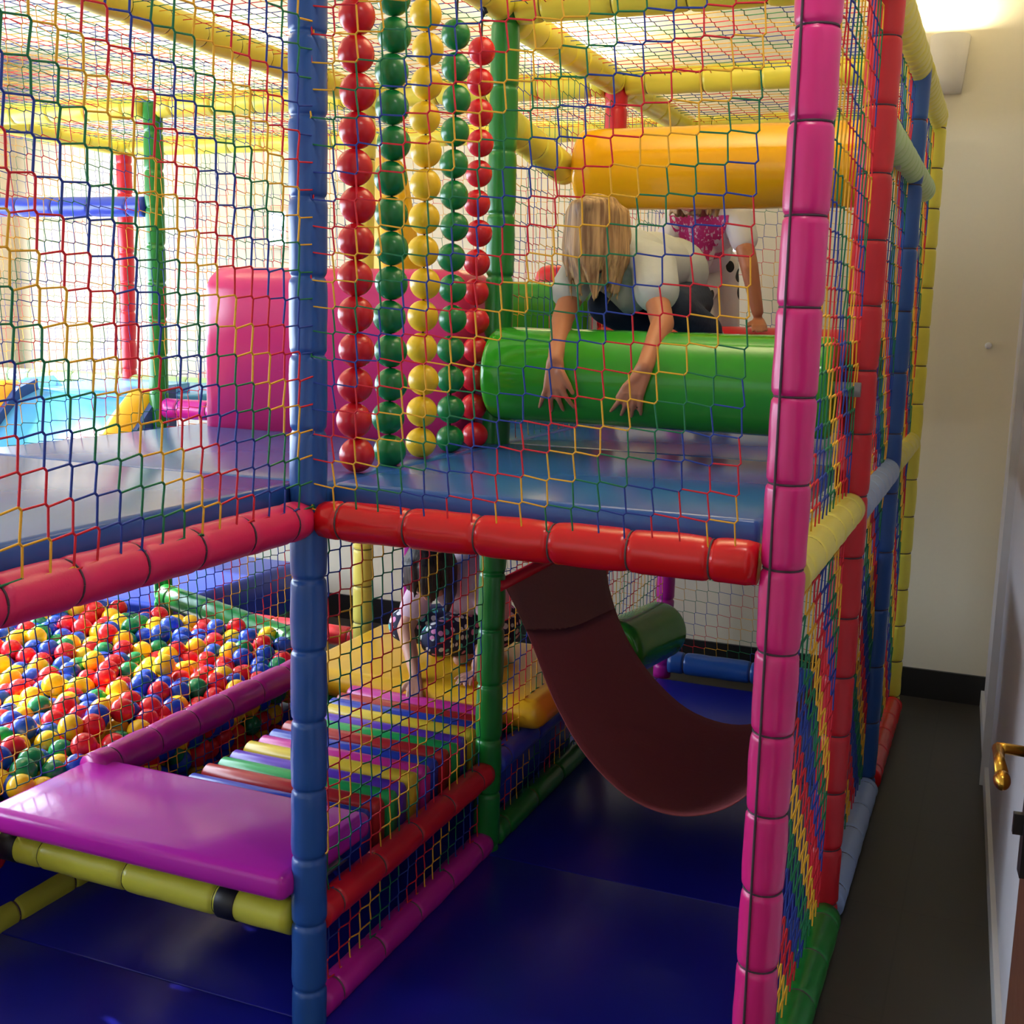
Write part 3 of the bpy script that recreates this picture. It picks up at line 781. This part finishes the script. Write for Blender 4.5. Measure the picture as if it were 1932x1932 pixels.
# ------------------------------------------------------------------ balls
balls = []
R = .0365
def visible(p):
    x, y, z = pix(p)
    if not (-30 < x < 640): return False
    if y < 1176 - .236 * x - 10: return False
    return y < 1560
for lay in (0, 1, 2):
    pitch = .071
    rowsN = int(2.75 / (pitch * .866)); colsN = int(2.3 / pitch)
    for j in range(rowsN):
        for i in range(colsN):
            x = -2.95 + i * pitch + (pitch / 2 if (j + lay) % 2 else 0) + rng.normal(0, .006)
            y = -.75 + j * pitch * .866 + lay * .02 + rng.normal(0, .006)
            if x > -.925 or y > 1.55 + .0 * x: continue
            if -2.98 < x < -2.0 and y > 1.0: continue          # the slide foot
            if lay == 2 and x < -1.15: continue
            hum = .018 * math.sin(x * 5.1 + 1) * math.sin(y * 4.3) + .02 * math.sin(2.1 * y + x)
            z = .395 + hum + rng.normal(0, .017) - lay * .06 - (.03 if x > -1.0 else 0) + (.05 * min(1, max(0, (-1.6 - x))) if y > .8 else 0)
            balls.append(((x, y, z), lay))
extra = [(-.932, y, z) for y in np.arange(.36, 1.3, .075) for z in (.30, .23, .16)]
for p in extra: balls.append(((p[0] + rng.normal(0, .004), p[1] + rng.normal(0, .006), p[2] + rng.normal(0, .005)), 0 if p[2] > .29 else 1))
ks = ['rball', 'yball', 'bball', 'gball']; kp = [.32, .30, .22, .16]
cname = dict(rball='red', yball='yellow', bball='blue', gball='green')
colr = [ks[q] for q in rng.choice(4, len(balls), p=kp)]
ball_me = {}
for k in ks:
    bm = bmesh.new(); bmesh.ops.create_uvsphere(bm, u_segments=24, v_segments=16, radius=R)
    me = bpy.data.meshes.new('ball'); bm.to_mesh(me); bm.free(); shade(me); me.materials.append(M[k]); ball_me[k] = me
vis = sorted([i for i, (p, l) in enumerate(balls) if l == 0 and visible(p)], key=lambda i: pix(balls[i][0])[2])
single = set(vis[:300])
for i in sorted(single):
    o = bpy.data.objects.new('pit_ball', ball_me[colr[i]]); col.objects.link(o); o.location = balls[i][0]
    tag(o, 'small %s plastic ball lying loose in the ball pit' % cname[colr[i]], 'ball', '%s balls in the ball pit' % cname[colr[i]])
bm = bmesh.new(); bmesh.ops.create_uvsphere(bm, u_segments=16, v_segments=10, radius=R)
sv = np.array([v.co[:] for v in bm.verts]); sf = [[v.index for v in q.verts] for q in bm.faces]; bm.free()
v, f, mi = [], [], []
for i, (p, l) in enumerate(balls):
    if i in single: continue
    b0 = len(v); v += (sv + np.array(p)).tolist(); f += [[q + b0 for q in fc] for fc in sf]; mi += [ks.index(colr[i])] * len(sf)
me = bpy.data.meshes.new('m'); me.from_pydata(v, [], f); me.polygons.foreach_set('material_index', mi); shade(me)
for k in ks: me.materials.append(M[k])
o = bpy.data.objects.new('pit_balls', me); col.objects.link(o); tag(o, 'mass of mixed coloured balls filling the rest of the ball pit', 'balls', kind='stuff')
# pit floor support
b = MB(); b.box((-1.95, .4, .11), (2.0, 2.3, .2)); o = link('pit_pad', b.mesh(False), M['navy']); tag(o, 'dark blue padded base under the balls of the pit', 'pad')

# ------------------------------------------------------------------ people
def capsule(b, p0, r0, p1, r1, n=14):
    p0, p1 = Vector(p0), Vector(p1); d = p1 - p0; L = d.length
    if L < 1e-5: d = Vector((0, 0, 1))
    q = Vector((0, 0, 1)).rotation_difference(d).to_matrix().to_4x4(); Mx = Matrix.Translation(p0) @ q
    prof = [(-r0 * math.cos(a), max(r0 * math.sin(a), .0004)) for a in np.linspace(.05, PI / 2, 5)] + [(L + r1 * math.sin(a), max(r1 * math.cos(a), .0004)) for a in np.linspace(0, PI / 2 - .05, 5)]
    b.lathe(prof, n, M=Mx)
def ellip(b, c, rad, rot=None, n=20):
    Mx = Matrix.Translation(Vector(c)) @ ((rot.to_4x4() if rot else Matrix.Identity(4)) @ Matrix.Diagonal((*rad, 1)))
    prof = [(-math.cos(a), max(math.sin(a), .002)) for a in np.linspace(.03, PI - .03, 13)]
    b.lathe(prof, n, M=Mx)
def blob(b, vox, it=3, fac=.5):
    me = b.mesh(); o = bpy.data.objects.new('tmp', me); col.objects.link(o)
    m = o.modifiers.new('r', 'REMESH'); m.mode = 'VOXEL'; m.voxel_size = vox; m.use_smooth_shade = True
    s = o.modifiers.new('s', 'SMOOTH'); s.factor = fac; s.iterations = it
    dg = bpy.context.evaluated_depsgraph_get(); ev = o.evaluated_get(dg)
    out = bpy.data.meshes.new_from_object(ev); bpy.data.objects.remove(o); return shade(out)
def frame(fwd, up):
    fwd = Vector(fwd).normalized(); side = fwd.cross(Vector(up)).normalized(); up = side.cross(fwd)
    return Matrix((side, fwd, up)).transposed()      # x right of the face's own view, y forward, z up
def head(b, c, R3, s=1.0):
    """skull, jaw, cheeks, nose, ears; c centre, R3 frame, s half height ~.095"""
    C_ = Vector(c)
    T = lambda p: C_ + R3 @ (Vector(p) * s)
    ellip(b, T((0, -.008, .012)), (.073 * s, .088 * s, .085 * s), R3)
    ellip(b, T((0, .012, -.035)), (.058 * s, .066 * s, .062 * s), R3)
    ellip(b, T((0, .035, -.072)), (.030 * s, .028 * s, .022 * s), R3)
    for q in (-1, 1):
        ellip(b, T((q * .035, .052, -.03)), (.022 * s, .02 * s, .02 * s), R3)
        ellip(b, T((q * .074, -.006, -.008)), (.008 * s, .015 * s, .024 * s), R3)
    ellip(b, T((0, .082, -.022)), (.012 * s, .014 * s, .010 * s), R3)
    capsule(b, T((0, .074, .005)), .007 * s, T((0, .084, -.018)), .009 * s, 8)
    return T
def face(T, R3, s, par, o0):
    for q in (-1, 1):
        b = MB(); ellip(b, T((q * .030, .072, .006)) - o0, (.012 * s, .009 * s, .009 * s), R3, 14); e_ = link('eye', b.mesh(), M['eye'], par)
        b = MB(); ellip(b, T((q * .030, .0795, .005)) - o0, (.006 * s, .003 * s, .006 * s), R3, 10); link('iris', b.mesh(), M['iris'], e_)
        b = MB(); capsule(b, T((q * .042, .072, .025)) - o0, .003 * s, T((q * .018, .080, .028)) - o0, .0035 * s, 6); link('eyebrow', b.mesh(), M['dark'], par)
    b = MB(); capsule(b, T((-.018, .070, -.050)) - o0, .004 * s, T((0, .077, -.052)) - o0, .0055 * s, 8); capsule(b, T((0, .077, -.052)) - o0, .0055 * s, T((.018, .070, -.050)) - o0, .004 * s, 8)
    link('lips', b.mesh(), M['lip'], par)
def limb(b, pts, rs):
    for i in range(len(pts) - 1): capsule(b, pts[i], rs[i], pts[i + 1], rs[i + 1])

# child 1: blonde, crawling over the green roller
RC = (.9, 1.475); RR = .127
def onr(x, th, off=0):
    t = math.radians(th); return Vector((x, RC[0] - (RR + off) * math.sin(t), RC[1] + (RR + off) * math.cos(t)))
def roller_hand(b, x, th0, thumb, spread, lean=0, s=1.0):
    """hand laid on the roller, fingers pointing down its front; thumb = +1/-1 side in x"""
    w = onr(x, th0 - 8, .014)
    pal = [(-.021, 1.0), (-.007, 1.02), (.007, 1.0), (.021, .95)]
    ln = [26, 30, 29, 24]                       # degrees of arc past the knuckles
    if thumb < 0: ln = ln[::-1]
    for k, (dx, _) in enumerate(pal):
        kx = x + lean * .022 + dx * s
        kn = onr(kx, th0 + 20, .012)
        capsule(b, w + Vector((dx * .55, 0, 0)), .0125, kn, .0095, 10)
        sp = spread * dx * .9 + lean * .022
        q1 = onr(kx + sp * .45, th0 + 20 + ln[k] * .45, .0115); q2 = onr(kx + sp * .75, th0 + 20 + ln[k] * .75, .0085); q3 = onr(kx + sp, th0 + 20 + ln[k], .0065)
        capsule(b, kn, .0082, q1, .0074, 8); capsule(b, q1, .0074, q2, .0066, 8); capsule(b, q2, .0066, q3, .0054, 8)
    t0 = onr(x + thumb * .016, th0 + 2, .013); t1 = onr(x + thumb * .036 + lean * .01, th0 + 13, .012); t2 = onr(x + thumb * .050 + lean * .016, th0 + 25, .009)
    capsule(b, t0, .0125, t1, .0092, 8); capsule(b, t1, .0092, t2, .0066, 8)
    return w
c1 = Vector((.36, 1.15, 1.62))
e = empty('person', c1, 'child with blonde hair in a grey-white T-shirt crawling over the green roller', 'person')
b = MB()
R1 = frame((-.03, -.30, -.95), (-.05, -.95, .30))
T1 = head(b, c1 * 0 + Vector((.292, .955, 1.838)), R1, .96)
limb(b, [(.30, 1.0, 1.81), (.325, 1.05, 1.80)], [.042, .045])
sR, sL = Vector((.235, 1.03, 1.765)), Vector((.425, 1.03, 1.775))
wR = onr(.262, 70, .014); wL = onr(.503, 74, .014)
limb(b, [sR, (.228, .905, 1.628), wR], [.038, .030, .0205])
limb(b, [sL, (.505, .905, 1.622), wL], [.038, .031, .0215])
roller_hand(b, .262, 80, 1, 1.5, 0)
roller_hand(b, .502, 82, -1, 1.0, -1.2)
ellip(b, (.335, 1.14, 1.79), (.105, .12, .08)); ellip(b, (.36, 1.3, 1.79), (.095, .12, .075)); ellip(b, (.375, 1.46, 1.72), (.09, .1, .08))
for kx, fx in ((.30, .33), (.475, .52)):
    limb(b, [(kx * .6 + .15, 1.44, 1.69), (kx, 1.09, 1.668), (fx, 1.37, 1.60), (fx, 1.44, 1.575)], [.052, .043, .034, .028])
body = blob(b, .0042, 4)
for v in body.vertices: v.co -= c1
link('body', body, M['skin'], e)
face(T1, R1, .96, e, c1)
b = MB()
ellip(b, (.335, 1.13, 1.785), (.122, .135, .098)); ellip(b, (.36, 1.29, 1.79), (.112, .14, .095)); ellip(b, (.375, 1.43, 1.775), (.118, .13, .105))
ellip(b, (.335, 1.10, 1.70), (.085, .075, .055))
limb(b, [(.30, 1.07, 1.80), sR, (.222, .965, 1.705)], [.06, .055, .052]); limb(b, [(.37, 1.07, 1.80), sL + Vector((.015, 0, 0)), (.465, .975, 1.71)], [.06, .062, .062])
sh = blob(b, .006, 3)
for v in sh.vertices: v.co -= c1
link('t_shirt', sh, M['shirt'], e)
b = MB(); ellip(b, (.375, 1.49, 1.70), (.105, .1, .09))
for kx, fx in ((.295, .33), (.485, .52)): limb(b, [(kx * .6 + .15, 1.46, 1.69), (kx, 1.075, 1.668), (fx, 1.34, 1.605)], [.066, .053, .046])
je = blob(b, .006, 3)
for v in je.vertices: v.co -= c1
link('jeans', je, M['jeans'], e)
for fx in (.36, .52):
    b = MB(); limb(b, [(fx, 1.40, 1.585), (fx + .01, 1.47, 1.52)], [.034, .026]); limb(b, [(fx, 1.42, 1.60), (fx + .01, 1.36, 1.575)], [.03, .03])
    so = blob(b, .005, 2)
    for v in so.vertices: v.co -= c1
    s_ = link('shoe', so, M['shoe_r'], e)
    b = MB(); b.box(Vector((fx + .005, 1.455, 1.565)) - c1, (.05, .1, .014), M=Matrix.Rotation(-.7, 3, 'X')); link('sole', b.mesh(False), M['shoe_w'], s_)
# hair: cap and hanging locks
b = MB()
hc = Vector((.292, .965, 1.85))
ellip(b, hc + R1 @ Vector((0, -.012, .010)), (.076, .098, .088), R1)
rs = np.random.RandomState(3)
for k in range(110):
    a = rs.uniform(-PI, PI)
    fr = max(0, math.cos(a))
    rad = .082 + .022 * fr
    st = hc + Vector((.074 * math.sin(a), .012 - rad * math.cos(a), .045 + .02 * rs.rand()))
    ln = (.17 + .06 * rs.rand()) * (1 if math.cos(a) > -.3 else .6)
    mid = st + Vector((.010 * math.sin(a), -.004 * math.cos(a), -ln * .5)); en = st + Vector((-.030 * math.sin(a) + .014 * rs.randn(), .012 * math.cos(a), -ln))
    top = hc + Vector((.02 + .03 * math.sin(a), -.02 - .04 * math.cos(a), .088))
    q = hc + Vector((.055 * math.sin(a), -.005 - (rad - .012) * math.cos(a), .075))
    limb(b, [top, q, st, mid, en], [.012, .013, .0115, .0095, .0025])
ha = blob(b, .0048, 2)
for v in ha.vertices: v.co -= c1
link('hair', ha, M['blonde'], e)

# child 2: behind the red roller, leaning over it
c2 = Vector((.33, 2.15, 1.62))
e = empty('person', c2, 'child in a white T-shirt with pink print leaning on the red roller', 'person')
b = MB()
R2 = frame((0, -.75, -.55), (0, -.55, .75))
T2 = head(b, (.325, 1.86, 2.08), R2, 1.0)
limb(b, [(.325, 1.93, 2.06), (.325, 2.0, 2.03)], [.042, .045])
s1, s2 = Vector((.23, 2.03, 1.975)), Vector((.445, 2.03, 1.985))
limb(b, [s1, (.20, 2.0, 1.80), (.185, 1.995, 1.645)], [.036, .03, .021]); limb(b, [s2, (.497, 2.01, 1.82), (.530, 2.03, 1.668)], [.036, .031, .021])
def flat_hand(b, w, d, side, n, s=1.0):
    """hand on a surface: w wrist, d finger direction, side toward the thumb, n away from the surface"""
    w, d, side, n = Vector(w), Vector(d).normalized(), Vector(side).normalized(), Vector(n).normalized()
    for k, (o_, l) in enumerate(zip((.019, .0065, -.0065, -.019), (.036, .041, .038, .030))):
        kn = w + d * .052 * s + side * o_ * s
        capsule(b, w + side * o_ * .6, .0115 * s, kn, .0092 * s, 8)
        q1 = kn + (d + side * o_ * 7).normalized() * l * .55 * s + n * .002; q2 = kn + (d + side * o_ * 8).normalized() * l * s - n * .008 * s
        capsule(b, kn, .0082 * s, q1, .0074 * s, 8); capsule(b, q1, .0074 * s, q2, .0056 * s, 8)
    t0 = w + d * .014 + side * .014; t1 = w + d * .036 * s + side * .034 * s; t2 = w + d * .058 * s + side * .044 * s - n * .004
    capsule(b, t0, .0115 * s, t1, .009 * s, 8); capsule(b, t1, .009 * s, t2, .0064 * s, 8)
flat_hand(b, (.185, 1.995, 1.625), (0, -.65, -.75), (1, 0, 0), (0, -.7, .6)); flat_hand(b, (.533, 2.04, 1.637), (.25, -.9, -.3), (-1, 0, 0), (0, -.2, 1))
ellip(b, (.315, 2.12, 1.94), (.09, .12, .07)); ellip(b, (.29, 2.28, 1.9), (.075, .12, .075)); ellip(b, (.28, 2.42, 1.84), (.08, .09, .08))
limb(b, [(.26, 2.42, 1.82), (.265, 2.2, 1.68), (.25, 2.5, 1.55), (.25, 2.52, 1.30)], [.055, .045, .036, .03]); limb(b, [(.31, 2.44, 1.80), (.335, 2.46, 1.56), (.335, 2.5, 1.33)], [.055, .042, .03])
for fx in (.25, .335): limb(b, [(fx, 2.5, 1.305), (fx, 2.40, 1.293)], [.028, .02])
bo = blob(b, .005, 4)
for v in bo.vertices: v.co -= c2
link('body', bo, M['skin'], e); face(T2, R2, 1.0, e, c2)
b = MB(); ellip(b, (.32, 2.11, 1.945), (.112, .13, .08)); ellip(b, (.285, 2.28, 1.9), (.09, .14, .095)); ellip(b, (.29, 2.06, 1.865), (.072, .06, .075))
limb(b, [(.28, 2.05, 1.98), s1, (.205, 2.02, 1.90)], [.055, .052, .05]); limb(b, [(.38, 2.05, 1.98), s2, (.468, 2.03, 1.915)], [.055, .052, .05])
sh = blob(b, .006, 3)
for v in sh.vertices: v.co -= c2
ts = link('t_shirt', sh, M['wshirt'], e)
# print: a curved patch just off the chest
pv, pf = [], []
for i in range(9):
    for j in range(7):
        x = .225 + .19 * i / 8; z = 1.99 - .15 * j / 6
        w_ = .5 + .5 * math.cos(PI * (j / 6))
        x = .327 + (x - .327) * (.35 + .75 * w_)
        pv.append((x, 0, z))
import mathutils.bvhtree as bvt
bv = bvt.BVHTree.FromPolygons([v.co + c2 for v in sh.vertices], [tuple(p.vertices) for p in sh.polygons])
vv = []
for x, y, z in pv:
    h = bv.ray_cast(Vector((x, 1.5, z)), Vector((0, 1, 0)))
    y = (h[0].y - .003) if h[0] is not None else 2.0
    vv.append(Vector((x, y, z)) - c2)
pf = [(i * 7 + j, i * 7 + j + 1, (i + 1) * 7 + j + 1, (i + 1) * 7 + j) for i in range(8) for j in range(6)]
link('shirt_print', from_pydata(vv, pf), M['print'], ts)
b = MB(); ellip(b, (.28, 2.43, 1.83), (.092, .1, .092)); limb(b, [(.26, 2.42, 1.82), (.265, 2.19, 1.685), (.25, 2.5, 1.55), (.25, 2.52, 1.36)], [.066, .055, .045, .04]); limb(b, [(.31, 2.44, 1.80), (.335, 2.46, 1.56), (.335, 2.5, 1.38)], [.062, .05, .04])
pa = blob(b, .006, 3)
for v in pa.vertices: v.co -= c2
link('trousers', pa, M['spotpants'], e)
b = MB(); hc2 = Vector((.325, 1.87, 2.1)); ellip(b, hc2 + R2 @ Vector((0, -.015, .008)), (.084, .096, .09), R2)
for k in range(30):
    a = rs.uniform(-PI, PI); st = hc2 + Vector((.075 * math.sin(a), .03 - .06 * math.cos(a), 0)); limb(b, [st, st + Vector((0, 0, -.08)), st + Vector((.01 * rs.randn(), 0, -.12))], [.016, .012, .004])
ha = blob(b, .0055, 2)
for v in ha.vertices: v.co -= c2
link('hair', ha, M['blonde'], e)

# child 3: dark hair, squatting on the yellow platform, reaching down
c3 = Vector((-.38, 1.55, .42))
e = empty('person', c3, 'dark-haired child in polka dot leggings squatting on the yellow platform', 'person')
b = MB()
R3_ = frame((-.10, -.30, -.95), (-.1, -.95, .30))
T3 = head(b, (-.425, 1.445, .752), R3_, .96)
limb(b, [(-.405, 1.48, .745), (-.375, 1.54, .74)], [.04, .045])
s1, s2 = Vector((-.475, 1.515, .70)), Vector((-.265, 1.56, .715))
wr = Vector((-.40, 1.30, .437))
limb(b, [s1, (-.50, 1.415, .555), wr], [.036, .03, .021]); limb(b, [s2, (-.20, 1.46, .58), (-.215, 1.39, .47)], [.036, .03, .021])
flat_hand(b, wr + Vector((.004, -.008, -.012)), (.35, -.75, -.42), (-1, -.3, 0), (0, -.4, 1), 1.05); flat_hand(b, (-.215, 1.385, .445), (-.1, -1, -.1), (-1, 0, 0), (0, 0, 1))
ellip(b, (-.36, 1.60, .70), (.1, .09, .1)); ellip(b, (-.33, 1.69, .60), (.092, .09, .1)); ellip(b, (-.32, 1.74, .52), (.105, .1, .085))
for kn, an, ft in (((-.385, 1.44, .535), (-.33, 1.66, .465), (-.34, 1.52, .442)), ((-.545, 1.52, .545), (-.45, 1.72, .465), (-.47, 1.58, .442))):
    limb(b, [(-.33, 1.72, .54), kn, an, ft], [.066, .052, .036, .024])
bo = blob(b, .0045, 4)
for v in bo.vertices: v.co -= c3
link('body', bo, M['skin3'], e); face(T3, R3_, .96, e, c3)
b = MB(); ellip(b, (-.36, 1.595, .695), (.115, .105, .115)); ellip(b, (-.33, 1.69, .60), (.105, .105, .11)); limb(b, [(-.40, 1.55, .73), s1, (-.49, 1.455, .62)], [.055, .052, .05]); limb(b, [(-.32, 1.57, .73), s2, (-.235, 1.52, .645)], [.055, .052, .05])
sh = blob(b, .006, 3)
for v in sh.vertices: v.co -= c3
link('t_shirt', sh, M['pinkshirt'], e)
b = MB(); ellip(b, (-.32, 1.74, .52), (.118, .11, .095))
for kn, an in (((-.385, 1.435, .53), (-.32, 1.64, .475)), ((-.55, 1.515, .54), (-.45, 1.70, .475))): limb(b, [(-.33, 1.72, .54), kn, an], [.08, .063, .05])
le = blob(b, .006, 3)
for v in le.vertices: v.co -= c3
link('leggings', le, M['dots'], e)
b = MB(); hc3 = Vector((-.422, 1.445, .765)); ellip(b, hc3 + R3_ @ Vector((0, -.012, .016)), (.083, .098, .096), R3_)
for k in range(50):
    a = rs.uniform(-1.9, PI); st = hc3 + Vector((.08 * math.sin(a), .005 - .108 * max(0, math.cos(a)) + .05 * max(0, -math.cos(a)), .03)); ln = .075 + .03 * rs.rand() + (.02 if math.sin(a) > .5 else 0)
    limb(b, [hc3 + Vector((.03 * math.sin(a), -.03 * math.cos(a), .08)), hc3 + Vector((.06 * math.sin(a), -.07 * math.cos(a), .07)), st, st + Vector((.006, -.004, -ln * .5)), st + Vector((.008 * rs.randn(), 0, -ln))], [.014, .014, .015, .012, .004])
limb(b, [hc3 + Vector((.06, .02, 0)), hc3 + Vector((.085, -.02, -.06)), hc3 + Vector((.085, -.04, -.12))], [.03, .024, .010])
ha = blob(b, .005, 2)
for v in ha.vertices: v.co -= c3
link('hair', ha, M['dark'], e)

# ------------------------------------------------------------------ wall lamp, hook, door
def sconce(loc, rotz, label):
    e = empty('wall_lamp', loc, label, 'lamp', 'wall uplights'); e.rotation_euler = (0, 0, rotz)
    b = MB()   # curved half-shade tapering downward, open at the top
    n = 14; v, f = [], []
    for (z, w, d) in ((.0, .058, .075), (.05, .064, .085), (.225, .080, .105)):
        for k in range(n + 1):
            a = PI * k / n; v.append((-w * math.cos(a), -d * math.sin(a) ** .7 if 0 < k < n else 0, z))
    m_ = n + 1
    for i in range(2):
        for k in range(n): f.append((i * m_ + k, i * m_ + k + 1, (i + 1) * m_ + k + 1, (i + 1) * m_ + k))
    f.append(tuple(range(n, -1, -1)))
    b.add(v, f); o = link('lamp_shade', b.mesh(), M['sconce'], e)
    mm = o.modifiers.new('s', 'SOLIDIFY'); mm.thickness = .006
    b = MB(); b.box((0, -.006, .11), (.09, .012, .16)); link('back_plate', b.mesh(False), M['sconce'], e)
    b = MB(); ellip(b, (0, -.045, .15), (.018, .018, .045)); link('bulb', b.mesh(), glow('bulb_glow', (255, 226, 160), 4), e)
    return e
sconce((1.01, 3.3, 2.584), 0, 'grey wedge-shaped wall lamp high on the back wall')
b = MB(); b.lathe([(0, .014), (.006, .014), (.008, .008), (.02, .008), (.024, .013), (.03, .013), (.032, .004)], 14, M=Matrix.Rotation(PI / 2, 4, 'X'))
o = link('wall_hook', b.mesh(), M['whitep'], None, (1.261, 3.3, 1.561)); tag(o, 'small white hook on the back wall', 'hook')
# the open door leaf along the right wall
e = empty('door_1', (1.424, -.36, 0)); e['kind'] = 'structure'
dirv = Vector((.10, -.99, 0)).normalized(); ang = math.atan2(dirv.y, dirv.x)
e.rotation_euler = (0, 0, ang)
b = MB(); b.box((.40, .02, 1.0), (.80, .04, 2.0)); link('leaf', b.mesh(False), M['wood'], e)
b = MB(); b.box((.035, -.004, .985), (.03, .008, .23)); pl = link('lock_plate', b.mesh(False), M['iron'], e)
b = MB(); b.tube([(.035, 0, 1.05), (.035, -.04, 1.052), (.036, -.052, 1.052)], .008, 10); b.tube([(.036, -.050, 1.052), (.08, -.052, 1.05), (.115, -.052, 1.043)], [.008, .0075, .009], 10); ellip(b, (.125, -.052, 1.038), (.02, .011, .013)); link('door_handle', b.mesh(), M['brass'], e)
b = MB(); b.box((.035, -.014, .945), (.012, .014, .03)); link('key', b.mesh(False), M['iron'], e)

# ------------------------------------------------------------------ light
w = bpy.data.worlds.new('world'); scene.world = w; w.use_nodes = True
w.node_tree.nodes['Background'].inputs[0].default_value = (.78, .88, 1, 1); w.node_tree.nodes['Background'].inputs[1].default_value = 1.3
def area(name, loc, tgt, sx, sy, e_, rgb, spread=PI):
    l = bpy.data.lights.new(name, 'AREA'); l.shape = 'RECTANGLE'; l.size = sx; l.size_y = sy; l.energy = e_; l.color = rgb; l.spread = spread
    o = bpy.data.objects.new(name, l); col.objects.link(o); o.location = loc
    o.rotation_euler = (Vector(tgt) - Vector(loc)).to_track_quat('-Z', 'Y').to_euler(); return o
area('window_daylight', (XL - .12, .2, 1.55), (0, .2, 1.2), 5.4, 1.3, 470, (.70, .84, 1))
area('front_fill_light', (-1.3, YF - .12, 1.6), (-1.3, 0, 1.4), 3.0, 1.3, 4, (.9, .94, 1))  # weak fill added from behind the camera to brighten front faces
for nm, loc, e_ in (('uplight_back', (1.01, 3.2, 2.83), 4), ('uplight_a', (-.6, 3.1, 2.8), 13), ('uplight_b', (-2.4, 3.1, 2.8), 12), ('uplight_c', (.5, .9, 2.7), 26), ('uplight_d', (-1.8, .6, 2.7), 24), ('uplight_e', (.6, -2.4, 2.6), 1.5)):
    area(nm, loc, (loc[0], loc[1] - .02, 4), .25 if 'back' in nm else .5, .1 if 'back' in nm else .5, e_, (1, .88, .62))
area('ceiling_downlight', (1.0, -.45, 2.96), (1.0, -.45, 0), .34, .09, 7, (1, .93, .8))
s = bpy.data.lights.new('sun', 'SUN'); s.energy = 30; s.angle = math.radians(1.5); s.color = (1, .95, .88)
so = bpy.data.objects.new('sun', s); col.objects.link(so); so.rotation_euler = Vector((.86, -.12, -.50)).to_track_quat('-Z', 'Y').to_euler()

vs = scene.view_settings
vs.view_transform = 'Standard'; vs.look = 'None'; vs.gamma = 1; vs.use_curve_mapping = False; vs.exposure = -0.42
cy = scene.cycles
cy.use_denoising = True
cy.max_bounces = 8; cy.diffuse_bounces = 4; cy.glossy_bounces = 4; cy.transparent_max_bounces = 12
cy.sample_clamp_indirect = 6; cy.denoising_prefilter = 'ACCURATE'
